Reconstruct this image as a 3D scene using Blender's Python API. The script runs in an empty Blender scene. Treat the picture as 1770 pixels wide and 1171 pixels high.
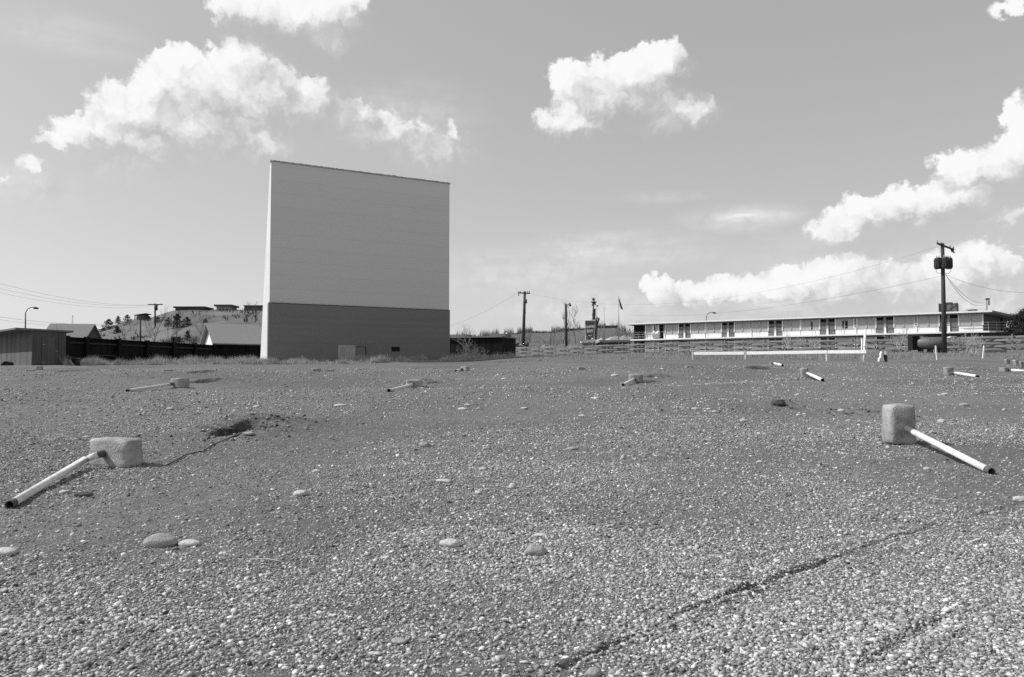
import bpy, math, random
import numpy as np
from mathutils import Vector, Matrix, Quaternion

random.seed(7)
rng = np.random.default_rng(11)
SC = bpy.context.scene
COL = SC.collection
R = math.radians

# ------------------------------------------------------------------ camera
F = 1377.0                      # focal length in photograph pixels (28 mm on 36 mm film)
CZ = 1.10                       # eye height above the ground under the camera
PITCH = math.atan(59.5 / F)
CP, SP = math.cos(PITCH), math.sin(PITCH)

def at(px, py, Y):
    """point on the sight line of a photograph pixel, Y metres ahead"""
    u, v = (px - 885.0) / F, (585.5 - py) / F
    k = Y / (CP - v * SP)
    return Vector((u * k, Y, CZ + (SP + v * CP) * k))

def zat(py, Y):
    return at(885, py, Y).z

def xat(px, Y, py=600):
    return at(px, py, Y).x

# ------------------------------------------------------------------ value noise
_tab = np.random.default_rng(3).random((256, 256))
def vnoise(x, y):
    x = np.asarray(x, float); y = np.asarray(y, float)
    xi = np.floor(x).astype(int); yi = np.floor(y).astype(int)
    fx = x - xi; fy = y - yi
    fx = fx * fx * (3 - 2 * fx); fy = fy * fy * (3 - 2 * fy)
    g = lambda a, b: _tab[a & 255, b & 255]
    return ((g(xi, yi) * (1 - fx) + g(xi + 1, yi) * fx) * (1 - fy)
            + (g(xi, yi + 1) * (1 - fx) + g(xi + 1, yi + 1) * fx) * fy)
def fbm(x, y, o=4):
    s = 0; a = .5
    for i in range(o):
        s = s + a * vnoise(x * 2 ** i + 17 * i, y * 2 ** i + 5 * i); a *= .5
    return s / (1 - .5 ** o)
def sstep(a, b, x):
    t = np.clip((np.asarray(x, float) - a) / (b - a), 0, 1)
    return t * t * (3 - 2 * t)

# ------------------------------------------------------------------ terrain height
_dy = [-60, -20, 0, 8, 18, 30, 40, 50, 62, 72, 90, 120, 200, 5000]
_zl = [-2.2, -1.6, -1.10, -.74, -.33, .08, .29, .42, .60, 1.02, 1.45, 2.0, 2.2, 2.2]
_zr = [-2.2, -1.6, -1.10, -.74, -.31, .16, .48, .74, 1.22, 1.72, 1.95, 2.15, 2.5, 2.5]
_fine = np.linspace(-60, 260, 1281)
def _smooth(z):
    a = np.interp(_fine, _dy, z)
    k = np.hanning(29); k /= k.sum()
    b = np.convolve(np.pad(a, 14, mode='edge'), k, mode='valid')
    return b
_fl, _fr = _smooth(_zl), _smooth(_zr)
HOLES = []      # (x, y, rx, ry, depth)
MOUNDS = []     # (x, y, rx, ry, height)
TRACKS = []     # polylines of (x, y) with depth, width
def height(x, y, fine=True):
    x = np.asarray(x, float); y = np.asarray(y, float)
    u = x / np.maximum(y, 1.0)
    w = sstep(-.12, .16, u)
    zl = np.interp(y, _fine, _fl); zr = np.interp(y, _fine, _fr)
    z = zl * (1 - w) + zr * w + CZ
    r = np.hypot(x + 14, y - 74)                       # parking ramps: arcs round the screen
    for r0, a, s in ((60.0, .11, 1.25), (49.0, .13, 1.3), (37.5, .09, 1.4)):
        d = r - r0
        z = z + a * np.where(d > 0, np.exp(-(d / (s * 2.2)) ** 2), np.exp(-(d / s) ** 2))
    z = z + (fbm(x * .35, y * .35, 3) - .5) * .10 * sstep(1, 10, y)
    z = z + (fbm(x * .06 + 9, y * .06, 3) - .5) * .15 * sstep(25, 60, y)
    if fine:
        n = sstep(60, 25, y)
        z = z + (fbm(x * 2.3, y * 2.3, 3) - .5) * .035 * n
        z = z + (fbm(x * 9 + 3, y * 9, 2) - .5) * .012 * n
    for (hx, hy, rx, ry, dp) in MOUNDS:
        q = ((x - hx) / rx) ** 2 + ((y - hy) / ry) ** 2
        z = z + dp * np.exp(-q) * (.6 + .8 * (vnoise(x * 7, y * 7) if fine else .5))
    for (hx, hy, rx, ry, dp) in HOLES:
        q = np.hypot((x - hx) / rx, (y - hy) / ry) + (vnoise(x * 6 + 40, y * 6) - .5) * .35
        z = z - dp * (1 - sstep(.55, 1.1, q))
    for pts, dp, wd in TRACKS:
        best = poly_dist(pts, x, y) + (vnoise(x * 9, y * 9) - .5) * .03
        br = .35 + .65 * sstep(.22, .45, vnoise(x * 1.7 + 7, y * 1.7))
        z = z - dp * br * np.exp(-(best / wd) ** 2) + dp * .5 * br * np.exp(-((best - 2.2 * wd) / wd) ** 2)
    return z
def poly_dist(pts, x, y):
    best = np.full(x.shape, 1e9)
    for (ax, ay), (bx, by) in zip(pts[:-1], pts[1:]):
        L2 = (bx - ax) ** 2 + (by - ay) ** 2
        t = np.clip(((x - ax) * (bx - ax) + (y - ay) * (by - ay)) / L2, 0, 1)
        best = np.minimum(best, np.hypot(x - ax - t * (bx - ax), y - ay - t * (by - ay)))
    return best
def track_dist(x, y):
    return poly_dist(TRACKS[0][0], x, y) + (vnoise(x * 9, y * 9) - .5) * .035 + .018 * sstep(.42, .30, vnoise(x * 1.7 + 7, y * 1.7))
def hz(x, y):
    return float(height(np.array([x]), np.array([y]))[0])

def ground_at(px, py, y0=1.5, y1=130, pts=2600):
    """where the sight line of a photograph pixel meets the ground"""
    u, v = (px - 885.0) / F, (585.5 - py) / F
    ys = np.geomspace(y0, y1, pts)
    k = ys / (CP - v * SP)
    zs = CZ + (SP + v * CP) * k
    g = height(u * k, ys, False)
    hit = np.nonzero(zs < g)[0]
    i = hit[0] if len(hit) else pts - 1
    y = ys[i]; kk = y / (CP - v * SP)
    return Vector((u * kk, y, hz(u * kk, y)))

# ------------------------------------------------------------------ materials
def mat(name, v, rough=.9, var=.0, scale=4., detail=6., bump=0., bscale=None, spec=.25, dark=None, stretch=(1, 1, 1), streak=0.):
    m = bpy.data.materials.new(name); m.use_nodes = True
    nt = m.node_tree; b = nt.nodes['Principled BSDF']
    b.inputs['Roughness'].default_value = rough
    b.inputs['Specular IOR Level'].default_value = spec
    b.inputs['Base Color'].default_value = (v, v, v, 1)
    if var or bump:
        tc = nt.nodes.new('ShaderNodeTexCoord')
        mp = nt.nodes.new('ShaderNodeMapping'); mp.inputs['Scale'].default_value = stretch
        nt.links.new(tc.outputs['Object'], mp.inputs['Vector'])
    if var:
        n = nt.nodes.new('ShaderNodeTexNoise'); n.inputs['Scale'].default_value = scale; n.inputs['Detail'].default_value = detail
        n.inputs['Roughness'].default_value = .65
        nt.links.new(mp.outputs['Vector'], n.inputs['Vector'])
        r = nt.nodes.new('ShaderNodeMapRange')
        r.inputs['From Min'].default_value = .3; r.inputs['From Max'].default_value = .7
        r.inputs['To Min'].default_value = max(v - var, .005); r.inputs['To Max'].default_value = v + var
        nt.links.new(n.outputs['Fac'], r.inputs['Value'])
        nt.links.new(r.outputs['Result'], b.inputs['Base Color'])
    if bump:
        n2 = nt.nodes.new('ShaderNodeTexNoise'); n2.inputs['Scale'].default_value = bscale or scale * 6; n2.inputs['Detail'].default_value = 5
        nt.links.new(mp.outputs['Vector'], n2.inputs['Vector'])
        bp = nt.nodes.new('ShaderNodeBump'); bp.inputs['Strength'].default_value = bump; bp.inputs['Distance'].default_value = .02
        nt.links.new(n2.outputs['Fac'], bp.inputs['Height']); nt.links.new(bp.outputs['Normal'], b.inputs['Normal'])
    return m

def mat_boards(name, v, var, width, axis='u', gap=.5, rough=.9, streak=.5):
    """board cladding: a tone of its own per board, thin dark joints, weather streaks; runs on the mesh's UV in metres"""
    m = bpy.data.materials.new(name); m.use_nodes = True
    nt = m.node_tree; N = nt.nodes.new; L = nt.links.new; b = nt.nodes['Principled BSDF']
    b.inputs['Roughness'].default_value = rough; b.inputs['Specular IOR Level'].default_value = .2
    uv = N('ShaderNodeUVMap'); sp = N('ShaderNodeSeparateXYZ'); L(uv.outputs['UV'], sp.inputs['Vector'])
    a = sp.outputs['X' if axis == 'u' else 'Y']
    def M(op, x, y=None, c=False):
        n = N('ShaderNodeMath'); n.operation = op; n.use_clamp = c
        for i, q in enumerate((x, y)):
            if q is None: continue
            if isinstance(q, (int, float)): n.inputs[i].default_value = q
            else: L(q, n.inputs[i])
        return n.outputs[0]
    s = M('DIVIDE', a, width); fl = M('FLOOR', s); fr = M('FRACT', s)
    wn = N('ShaderNodeTexWhiteNoise'); wn.noise_dimensions = '1D'; L(fl, wn.inputs['W'])
    tone = M('ADD', M('MULTIPLY', M('SUBTRACT', wn.outputs['Value'], .5), 2 * var), v)
    mp = N('ShaderNodeMapping'); mp.inputs['Scale'].default_value = (6, .6, 1) if axis == 'u' else (.6, 6, 1)
    L(uv.outputs['UV'], mp.inputs['Vector'])
    nz = N('ShaderNodeTexNoise'); nz.inputs['Scale'].default_value = 1.4; nz.inputs['Detail'].default_value = 6; L(mp.outputs['Vector'], nz.inputs['Vector'])
    tone = M('MULTIPLY', tone, M('ADD', M('MULTIPLY', nz.outputs['Fac'], streak), 1 - streak / 2))
    joint = M('LESS_THAN', fr, .045)
    tone = M('MULTIPLY', tone, M('SUBTRACT', 1, M('MULTIPLY', joint, gap)))
    L(tone, b.inputs['Base Color'])
    bp = N('ShaderNodeBump'); bp.inputs['Strength'].default_value = .3; bp.inputs['Distance'].default_value = .01
    L(M('SUBTRACT', nz.outputs['Fac'], joint), bp.inputs['Height']); L(bp.outputs['Normal'], b.inputs['Normal'])
    return m

M = {}
M['screen'] = mat_boards('screen_paint', .61, .008, 1.22, 'v', .06, .9, .10)
M['screen_base'] = mat_boards('screen_base_paint', .21, .006, .30, 'v', .10, .9, .14)
M['screen_end'] = mat('screen_end_paint', .60, .8, .04, .5)
M['coping'] = mat('coping_weathered', .33, .9, .06, 3)
M['patch'] = mat('patch_board', .42, .9, .10, 3.0, bump=.2)
M['black'] = mat('dark_opening', .012, .9)
M['concrete'] = mat('rough_concrete', .27, .95, .08, 7, 9, bump=.45, bscale=70)
M['concrete_lt'] = mat('pale_concrete', .34, .95, .13, 5, 9, bump=.45, bscale=70)
M['concrete_md'] = mat('stained_concrete', .31, .95, .13, 5, 9, bump=.5, bscale=70)
M['pipe_white'] = mat('chalky_white_pipe_paint', .70, .6, .15, 14, spec=.3)
M['rust'] = mat('rusted_steel', .10, .8, .04, 25, bump=.4)
M['shed'] = mat_boards('shed_boards', .115, .03, .27, 'u', .75)
M['shed_door'] = mat_boards('shed_door_boards', .105, .012, .20, 'u', .4)
M['shed_roof'] = mat('shed_roofing', .16, .9, .04, 4)
M['fence_dark'] = mat_boards('creosote_boards', .008, .004, .25, 'u', .5)
M['fence_rail'] = mat('creosote_rail', .04, .9, .015, 6)
M['shingle'] = mat('grey_shingle', .22, .95, .035, 9, bump=.3)
M['shingle2'] = mat('worn_shingle', .19, .95, .03, 7)
M['wood_pole'] = mat('creosoted_pole', .055, .9, .02, 8, stretch=(4, 4, .5), bump=.3)
M['steel_dark'] = mat('dark_steel', .035, .6, .01, 10, spec=.4)
M['steel_mid'] = mat('galvanised_steel', .28, .5, .04, 10, spec=.4)
M['wire'] = mat('wire', .05, .7)
M['white'] = mat('white_paint', .80, .6, .04, 6)
M['white2'] = mat('dusty_white_paint', .72, .7, .09, 8)
M['weave'] = mat('weathered_fence_board', .205, .95, .05, 5, stretch=(1, 1, 4))
M['weave_post'] = mat('weathered_fence_post', .24, .95, .04, 8)
M['hill'] = mat('hill_scrub', .13, 1., .05, .06, 8, bump=.5, bscale=.5)
M['hill_far'] = mat('brushy_hill', .115, 1., .025, .12, 9, bump=.6, bscale=.6)
M['pine'] = mat('pine_foliage', .035, 1., .015, .8)
M['trunk'] = mat('bark', .08, .95, .02, 8)
M['twig'] = mat('pale_twig', .42, .95, .05, 3)
M['twig_dark'] = mat('dark_twig', .10, .95, .03, 3)
M['brush'] = mat('bare_brush', .19, 1., .06, .3)
M['grass'] = mat('dry_grass_straw', .42, 1., .12, .9, 4)
M['weed'] = mat('dry_weed', .27, 1., .09, .7, 4)
M['curtain'] = mat('curtained_pane', .42, .35, .03, .7, spec=.5)
M['door_grey'] = mat('motel_door', .17, .7, .02, 2)
M['motel_wall'] = mat('motel_wall_grey', .28, .9, .03, 1)
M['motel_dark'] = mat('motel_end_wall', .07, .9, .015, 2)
M['soffit'] = mat('soffit', .20, .9, .02, 1)
M['rock_lt'] = mat('pale_cobble', .47, .9, .09, 14, 8, bump=.5, bscale=60)
M['rock_md'] = mat('grey_cobble', .30, .9, .08, 14, 8, bump=.5, bscale=60)
M['rock_dk'] = mat('dark_clod', .07, 1., .03, 14, 8, bump=.8, bscale=40)
M['root'] = mat('buried_wire', .05, .8)
M['straw'] = mat('straw', .55, .9)
M['hood'] = mat('hill_house_wall', .09, .9, .03, .5)
M['hroof'] = mat('hill_house_roof', .06, .9, .01, .5)
M['glass_lt'] = mat('pale_window', .55, .4, spec=.5)
M['car_white'] = mat('white_car_paint', .75, .3, spec=.5)
M['car_dark'] = mat('dark_car_paint', .04, .3, spec=.5)
M['glass_dk'] = mat('car_glass', .02, .1, spec=.5)
M['rubber'] = mat('tyre_rubber', .02, .9)
M['sign_green'] = mat('dark_sign_face', .11, .5, .01, 2, spec=.4)
M['flag'] = mat('flag_cloth', .10, .9, .03, 2)
M['gable_white'] = mat('white_gable_boards', .75, .8, .04, 4)

# ------------------------------------------------------------------ object helpers
ORIGIN = {}
def tag(o, label=None, cat=None, group=None, kind=None):
    if label: o['label'] = label
    if cat: o['category'] = cat
    if group: o['group'] = group
    if kind: o['kind'] = kind
    return o
def thing(name, loc, label, cat, group=None):
    o = bpy.data.objects.new(name, None); COL.objects.link(o)
    o.location = loc; o.empty_display_size = .2
    ORIGIN[o] = Vector(loc)
    return tag(o, label, cat, group)

class MB:
    def __init__(s): s.v = []; s.f = []; s.uv = []
    def add(s, vs, fs, uvs=None):
        n = len(s.v); s.v += [Vector(p) for p in vs]
        for i, f in enumerate(fs):
            s.f.append([a + n for a in f]); s.uv.append(uvs[i] if uvs else None)
        return s
    def quad(s, a, b, c, d, w=None, h=None):
        a, b, c, d = map(Vector, (a, b, c, d))
        w = w or (b - a).length; h = h or (d - a).length
        return s.add([a, b, c, d], [[0, 1, 2, 3]], [[(0, 0), (w, 0), (w, h), (0, h)]])
    def prism(s, pts, ext):
        """closed polygon extruded by vector ext"""
        pts = [Vector(p) for p in pts]; n = len(pts); ext = Vector(ext)
        vs = pts + [p + ext for p in pts]
        nrm = Vector((0, 0, 0))
        for i in range(n): nrm += pts[i].cross(pts[(i + 1) % n])
        flip = nrm.dot(ext) > 0
        fs = [list(range(n)), list(range(2 * n - 1, n - 1, -1))]
        fs += [[i, i + n, (i + 1) % n + n, (i + 1) % n] for i in range(n)]
        if flip: fs = [f[::-1] for f in fs]
        uvs = []
        for f in fs:
            p0 = vs[f[0]]; e = max(((vs[f[(i + 1) % len(f)]] - vs[f[i]]) for i in range(len(f))), key=lambda q: Vector((q.x, q.y, 0)).length)
            e = Vector((e.x, e.y, 0)); e = e.normalized() if e.length > 1e-6 else Vector((1, 0, 0))
            uvs.append([((vs[i] - p0).dot(e) + 50, vs[i].z) for i in f])
        return s.add(vs, fs, uvs)
    def box(s, c, size, ax=None, ay=None):
        c = Vector(c); ax = Vector(ax).normalized() if ax is not None else Vector((1, 0, 0))
        up = Vector((0, 0, 1)); ay = Vector(ay).normalized() if ay is not None else up.cross(ax).normalized()
        az = ax.cross(ay).normalized()
        hx, hy, hzz = [q / 2 for q in size]
        p = [c + ax * i * hx + ay * j * hy - az * hzz for i, j in ((-1, -1), (1, -1), (1, 1), (-1, 1))]
        return s.prism(p, az * 2 * hzz)
    def tube(s, pts, rad, n=8, cap=True, inner=0):
        pts = [Vector(p) for p in pts]
        if not isinstance(rad, (list, tuple)): rad = [rad] * len(pts)
        rings = []; ref = None
        for i, p in enumerate(pts):
            t = (pts[min(i + 1, len(pts) - 1)] - pts[max(i - 1, 0)])
            t = t.normalized() if t.length > 1e-9 else Vector((0, 0, 1))
            if ref is None:
                ref = Vector((0, 0, 1)) if abs(t.z) < .9 else Vector((1, 0, 0))
            a = (ref - t * ref.dot(t)).normalized(); b = t.cross(a); ref = a
            rings.append([p + (a * math.cos(2 * math.pi * k / n) + b * math.sin(2 * math.pi * k / n)) * rad[i] for k in range(n)])
        vs = [q for r_ in rings for q in r_]
        fs = [[i * n + k, i * n + (k + 1) % n, (i + 1) * n + (k + 1) % n, (i + 1) * n + k] for i in range(len(pts) - 1) for k in range(n)]
        if cap: fs += [list(range(n - 1, -1, -1)), [(len(pts) - 1) * n + k for k in range(n)]]
        return s.add(vs, fs)
    def bar(s, a, b, w, h):
        a, b = Vector(a), Vector(b); d = b - a
        return s.box((a + b) / 2, (d.length, w, h), d, Vector((0, 0, 1)).cross(d) if abs(d.normalized().z) < .99 else (0, 1, 0))
    def build(s, name, m, parent=None, smooth=False, bevel=0):
        me = bpy.data.meshes.new(name)
        o0 = Vector((0, 0, 0)) if parent is None else ORIGIN[parent]
        me.from_pydata([tuple(p - o0) for p in s.v], [], s.f)
        if any(u is not None for u in s.uv):
            lay = me.uv_layers.new(name='UVMap')
            k = 0
            for poly, u in zip(me.polygons, s.uv):
                for j in range(poly.loop_total):
                    lay.data[poly.loop_start + j].uv = u[j] if u else (0, 0)
        me.materials.append(m)
        if smooth:
            me.polygons.foreach_set('use_smooth', [True] * len(me.polygons))
        me.update()
        o = bpy.data.objects.new(name, me); COL.objects.link(o)
        ORIGIN[o] = o0
        if parent is not None: o.parent = parent
        if bevel:
            b = o.modifiers.new('bevel', 'BEVEL'); b.width = bevel; b.segments = 2; b.limit_method = 'ANGLE'
        return o

def np_mesh(name, v, loops, sizes, m, smooth=False, attrs=None):
    me = bpy.data.meshes.new(name)
    me.vertices.add(len(v)); me.vertices.foreach_set('co', np.ascontiguousarray(v, np.float32).ravel())
    me.loops.add(len(loops)); me.loops.foreach_set('vertex_index', np.ascontiguousarray(loops, np.int32))
    me.polygons.add(len(sizes))
    st = np.concatenate([[0], np.cumsum(sizes)[:-1]]).astype(np.int32)
    me.polygons.foreach_set('loop_start', st)
    try: me.polygons.foreach_set('loop_total', np.ascontiguousarray(sizes, np.int32))
    except Exception: pass
    me.update(calc_edges=True)
    if isinstance(smooth, np.ndarray): me.polygons.foreach_set('use_smooth', smooth)
    elif smooth: me.polygons.foreach_set('use_smooth', np.ones(len(sizes), bool))
    for k, arr in (attrs or {}).items():
        a = me.attributes.new(k, 'FLOAT', 'POINT'); a.data.foreach_set('value', np.ascontiguousarray(arr, np.float32))
    me.materials.append(m); me.update()
    o = bpy.data.objects.new(name, me); COL.objects.link(o)
    return o

def dup(root, loc, rotz=0, scale=1, label=None):
    r = root.copy(); COL.objects.link(r); r.location = loc; r.rotation_euler = (0, 0, rotz); r.scale = (scale,) * 3
    if label: r['label'] = label
    for ch in list(root.children):
        c = ch.copy(); COL.objects.link(c); c.parent = r
        for g in list(ch.children):
            d = g.copy(); COL.objects.link(d); d.parent = c
    return r

# ================================================================== holes, tracks (before the ground is meshed)
def gp(px, py):
    p = ground_at(px, py); return p.x, p.y
hx, hy = gp(398, 747)
HOLES.append((hx + .03, hy + .12, .15, .58, .60))
MOUNDS += [(hx + .55, hy + .25, .30, .40, .05), (hx + .05, hy + .95, .60, .30, .15), (hx + .5, hy - .35, .35, .3, .045), (hx - .33, hy + .15, .2, .5, .06), (hx + .15, hy - 1.1, .5, .35, .02)]
bx, by = gp(1352, 702)
HOLES.append((bx + .12, by - .35, .13, .16, .12))
MOUNDS += [(bx + .7, by - .9, .35, .35, .05), (bx + 1.1, by - 1.7, .3, .4, .04), (bx - .02, by + .25, .3, .25, .12)]
for (px, py, rr) in ((344, 661, .28), (360, 659, .26), (738, 658, .28), (752, 662, .22), (1128, 660, .24), (350, 643, .34), (570, 642, .3), (1315, 637, .4), (1700, 640, .35), (1140, 652, .35), (120, 642, .4)):
    x, y = gp(px, py); HOLES.append((x, y, rr, rr * 1.5, .13)); MOUNDS.append((x + .1, y + .8, .5, .5, .05))
TRACKS.append(([gp(*q) for q in ((1800, 862), (1640, 905), (1560, 927), (1480, 950), (1380, 985), (1280, 1020), (1190, 1058), (1110, 1095), (1020, 1132), (975, 1152))], .015, .015))
TRACKS.append(([gp(*q) for q in ((1200, 1000), (1330, 1005), (1480, 955))], .008, .03))
TRACKS.append(([gp(*q) for q in ((1640, 1060), (1580, 1100), (1500, 1150))], .012, .03))

# ================================================================== ground
def make_ground_mat():
    m = bpy.data.materials.new('gravel_dirt'); m.use_nodes = True
    nt = m.node_tree; N = nt.nodes.new; L = nt.links.new; b = nt.nodes['Principled BSDF']
    b.inputs['Roughness'].default_value = 1; b.inputs['Specular IOR Level'].default_value = .1
    tc = N('ShaderNodeTexCoord'); P = tc.outputs['Object']
    def noise(sc, det=5, ro=.6):
        n = N('ShaderNodeTexNoise'); n.inputs['Scale'].default_value = sc; n.inputs['Detail'].default_value = det; n.inputs['Roughness'].default_value = ro
        L(P, n.inputs['Vector']); return n.outputs['Fac']
    def mr(x, a, b_, c, d):
        n = N('ShaderNodeMapRange'); n.interpolation_type = 'SMOOTHSTEP'
        for i, q in zip(('From Min', 'From Max', 'To Min', 'To Max'), (a, b_, c, d)): n.inputs[i].default_value = q
        L(x, n.inputs['Value']); return n.outputs['Result']
    def mth(op, x, y):
        n = N('ShaderNodeMath'); n.operation = op
        for i, q in enumerate((x, y)):
            if isinstance(q, (int, float)): n.inputs[i].default_value = q
            else: L(q, n.inputs[i])
        return n.outputs[0]
    base = mr(noise(.22, 6), .35, .65, .120, .162)
    base = mth('MULTIPLY', base, mr(noise(14, 7, .75), .3, .7, .65, 1.35))
    h = None
    tone = base
    for sc, th, lo, hi in ((30, .88, .22, .48), (62, .72, .18, .46), (130, .56, .13, .36)):
        vo = N('ShaderNodeTexVoronoi'); vo.inputs['Scale'].default_value = sc; L(P, vo.inputs['Vector'])
        sepc = N('ShaderNodeSeparateColor'); L(vo.outputs['Color'], sepc.inputs['Color'])
        pick = mth('GREATER_THAN', mth('ADD', sepc.outputs['Red'], mth('MULTIPLY', mth('SUBTRACT', noise(.5, 4), .5), .7)), th)
        disc = mr(vo.outputs['Distance'], .22, .40, 1, 0)
        k = mth('MULTIPLY', pick, disc)
        val = mr(sepc.outputs['Green'], 0, 1, lo, hi)
        mx = N('ShaderNodeMix'); mx.data_type = 'FLOAT'; L(k, mx.inputs['Factor']); L(tone, mx.inputs[2]); L(val, mx.inputs[3])
        tone = mx.outputs[0]
        hh = mth('MULTIPLY', k, 1.0 / sc * .35)
        h = hh if h is None else mth('ADD', h, hh)
    da = N('ShaderNodeAttribute'); da.attribute_name = 'hole_shade'
    tone = mth('MULTIPLY', tone, mth('SUBTRACT', 1, mth('MULTIPLY', da.outputs['Fac'], .78)))  # soil darkened inside the holes, shade put into the colour
    L(tone, b.inputs['Base Color'])
    h = mth('ADD', h, mth('MULTIPLY', noise(30, 8, .7), .012))
    bp = N('ShaderNodeBump'); bp.inputs['Strength'].default_value = 1; bp.inputs['Distance'].default_value = 1.0
    L(h, bp.inputs['Height']); L(bp.outputs['Normal'], b.inputs['Normal'])
    return m

def make_ground():
    ys = np.concatenate([[-60, -40, -25, -15, -8, -4, -2, -.8, .1, .7], np.geomspace(1.1, 40, 880), np.geomspace(40, 140, 110)[1:], np.geomspace(140, 5000, 40)[1:]])
    us = np.linspace(-1, 1, 901)
    g = .13 * us + .87 * us ** 3
    W = 1.3 * np.maximum(ys, 0) + 30
    X = W[:, None] * g[None, :]; Y = np.repeat(ys[:, None], len(us), 1)
    Z = height(X, Y)
    v = np.stack([X, Y, Z], -1).reshape(-1, 3)
    nr, nc = X.shape
    i = (np.arange(nr - 1)[:, None] * nc + np.arange(nc - 1)[None, :]).ravel()
    loops = np.stack([i, i + 1, i + nc + 1, i + nc], -1).ravel()
    hole_shade = np.zeros(X.shape)  # painted shade of the dug holes, one value per vertex
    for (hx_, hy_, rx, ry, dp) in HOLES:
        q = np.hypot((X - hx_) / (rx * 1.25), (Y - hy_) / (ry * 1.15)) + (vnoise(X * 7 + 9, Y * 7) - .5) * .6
        hole_shade = np.maximum(hole_shade, (1 - sstep(.55, 1.15, q)) * (1 if dp > .3 else .75))
    return tag(np_mesh('ground', v, loops, np.full(len(i), 4), make_ground_mat(), True, {'hole_shade': hole_shade.ravel()}), kind='structure')
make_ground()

# ================================================================== gravel (uncountable)
def stone_mat():
    m = bpy.data.materials.new('loose_gravel'); m.use_nodes = True
    nt = m.node_tree; b = nt.nodes['Principled BSDF']; b.inputs['Roughness'].default_value = .95; b.inputs['Specular IOR Level'].default_value = .15
    a = nt.nodes.new('ShaderNodeAttribute'); a.attribute_name = 'shade'
    tc = nt.nodes.new('ShaderNodeTexCoord')
    n = nt.nodes.new('ShaderNodeTexNoise'); n.inputs['Scale'].default_value = 90; n.inputs['Detail'].default_value = 3
    nt.links.new(tc.outputs['Object'], n.inputs['Vector'])
    r = nt.nodes.new('ShaderNodeMapRange'); r.inputs['To Min'].default_value = .6; r.inputs['To Max'].default_value = 1.4
    nt.links.new(n.outputs['Fac'], r.inputs['Value'])
    mu = nt.nodes.new('ShaderNodeMath'); mu.operation = 'MULTIPLY'
    nt.links.new(a.outputs['Fac'], mu.inputs[0]); nt.links.new(r.outputs['Result'], mu.inputs[1])
    nt.links.new(mu.outputs[0], b.inputs['Base Color'])
    return m
def ico():
    t = (1 + 5 ** .5) / 2
    v = np.array([(-1, t, 0), (1, t, 0), (-1, -t, 0), (1, -t, 0), (0, -1, t), (0, 1, t), (0, -1, -t), (0, 1, -t), (t, 0, -1), (t, 0, 1), (-t, 0, -1), (-t, 0, 1)], float)
    v /= np.linalg.norm(v[0])
    f = np.array([(0, 11, 5), (0, 5, 1), (0, 1, 7), (0, 7, 10), (0, 10, 11), (1, 5, 9), (5, 11, 4), (11, 10, 2), (10, 7, 6), (7, 1, 8), (3, 9, 4), (3, 4, 2), (3, 2, 6), (3, 6, 8), (3, 8, 9), (4, 9, 5), (2, 4, 11), (6, 2, 10), (8, 6, 7), (9, 8, 1)])
    return v, f
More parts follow.
